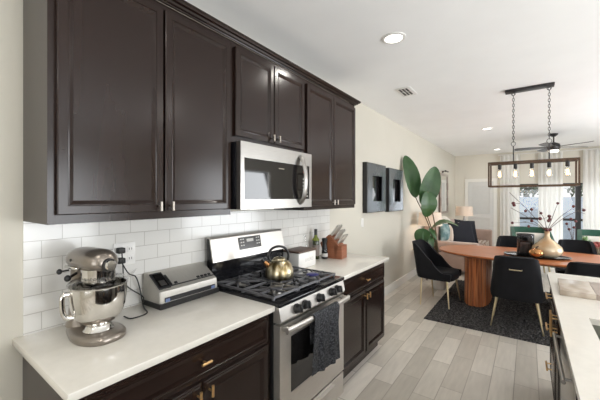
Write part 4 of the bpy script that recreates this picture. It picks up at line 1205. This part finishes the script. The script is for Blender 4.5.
# ------------------------------------------------------------------ curtains
def curtain(x0, x1, label, ph=0):
    t = tag(MB().grid(lambda u, v: (x0 + (x1 - x0) * u, 10.37 + .018 * math.sin(u * (x1 - x0) * 64 + ph) + .012 * math.sin(u * 9 + v * 2), .01 + 2.69 * v), int((x1 - x0) * 110), 8, .002).build('curtain', 'sheer', None, 60), label, 'curtain', 'white sheer curtains')
curtain(1.17, 1.62, 'white sheer curtain panel beside the louvred door, at the left of the glass', 0)
curtain(2.02, 2.52, 'white sheer curtain panel in the middle between the two glass panes', 1)
curtain(2.90, 3.60, 'white sheer curtain panel at the right edge of the photo', 2)
t = thing('curtain_rod', 'white curtain rod above the sliding glass door', 'rod', (0, 0, 0))
MB().cyl((1.12, 10.37, 2.715), (3.8, 10.37, 2.715), .012).build('rod', 'white_enamel', t)
for x in (1.2, 3.7): MB().box(x, 10.37, 2.705, x + .02, Y1, 2.725).build('bracket', 'white_enamel', t)

# ------------------------------------------------------------------ small things on the coffee table
t = thing('bud_vase', 'small tan vase with dark dried blooms beyond the far dining chairs', 'vase', (2.40, 6.86, .4705))
MB().lathe([(.05, 0), (.085, .01), (.10, .06), (.085, .13), (.035, .22), (.022, .30), (.024, .335), (.018, .335), (.015, .30)], seg=28, cap1=False).build('body', 'vase', t, 50)
for k, (a_, z_) in enumerate(((-.10, .62), (-.03, .70), (.05, .66), (.02, .56), (-.06, .53))):
    q = IP(a_, z_)
    st = MB(); st.tube([(0, 0, .20), (q[0] * .3, q[1] * .3, .42), q], [.003, .002], 5, 4); so_ = st.build('bloom_stem', 'twig', t)
    b = MB(); b.sphere(q, .022, 8, 6); b.build('bloom', 'berry', so_, 60)
t = thing('succulent', 'bright green succulent in a clear jar beyond the far dining chairs', 'plant', (2.56, 6.88, .4705))
MB().lathe([(.001, .003), (.055, .003), (.06, .01), (.06, .22), (.057, .22), (.056, .012), (.001, .008)], seg=24, cap0=False, cap1=False).build('jar', 'clear', t, 40)
lf = MB(); rs = random.Random(5)
for k in range(46):
    a_ = rs.uniform(0, 2 * PI); e_ = rs.uniform(.2, 1.4); h0 = rs.uniform(.16, .36)
    d = Vector((math.cos(a_) * math.cos(e_), math.sin(a_) * math.cos(e_), math.sin(e_))); Ln = rs.uniform(.06, .11)
    p0 = Vector((0, 0, h0)); sd = d.cross(Vector((0, 0, 1))).normalized() * .020; up = sd.cross(d).normalized() * .006
    lf.loops([[p0 + sd * .4, p0 + up, p0 - sd * .4, p0 - up], [p0 + d * Ln * .6 + sd, p0 + d * Ln * .6 + up, p0 + d * Ln * .6 - sd, p0 + d * Ln * .6 - up], [p0 + d * Ln + sd * .1, p0 + d * Ln + up * .1, p0 + d * Ln - sd * .1, p0 + d * Ln - up * .1]])
lf.build('leaves', 'light_leaf', t, 60)
t = thing('flower_arrangement', 'low dusty red flower arrangement at the right edge beyond the dining table', 'flowers', (2.72, 7.00, .4705))
MB().lathe([(.06, 0), (.09, .01), (.10, .10), (.09, .10), (.08, .02), (.001, .015)], seg=24).build('bowl', 'cream', t, 40)
for k in range(14):
    a_ = rs.uniform(0, 2 * PI); r_ = rs.uniform(.0, .13)
    b = MB(); b.sphere((r_ * math.cos(a_), r_ * math.sin(a_), .26 + rs.uniform(0, .08) - r_ * .4), rs.uniform(.026, .036), 8, 6); bo = b.build('bloom', 'pink', t, 60)
    st = MB(); st.tube([(r_ * .4 * math.cos(a_), r_ * .4 * math.sin(a_), .02), (r_ * math.cos(a_), r_ * math.sin(a_), .25)], .004, 5); st.build('bloom_stem', 'stem', t)
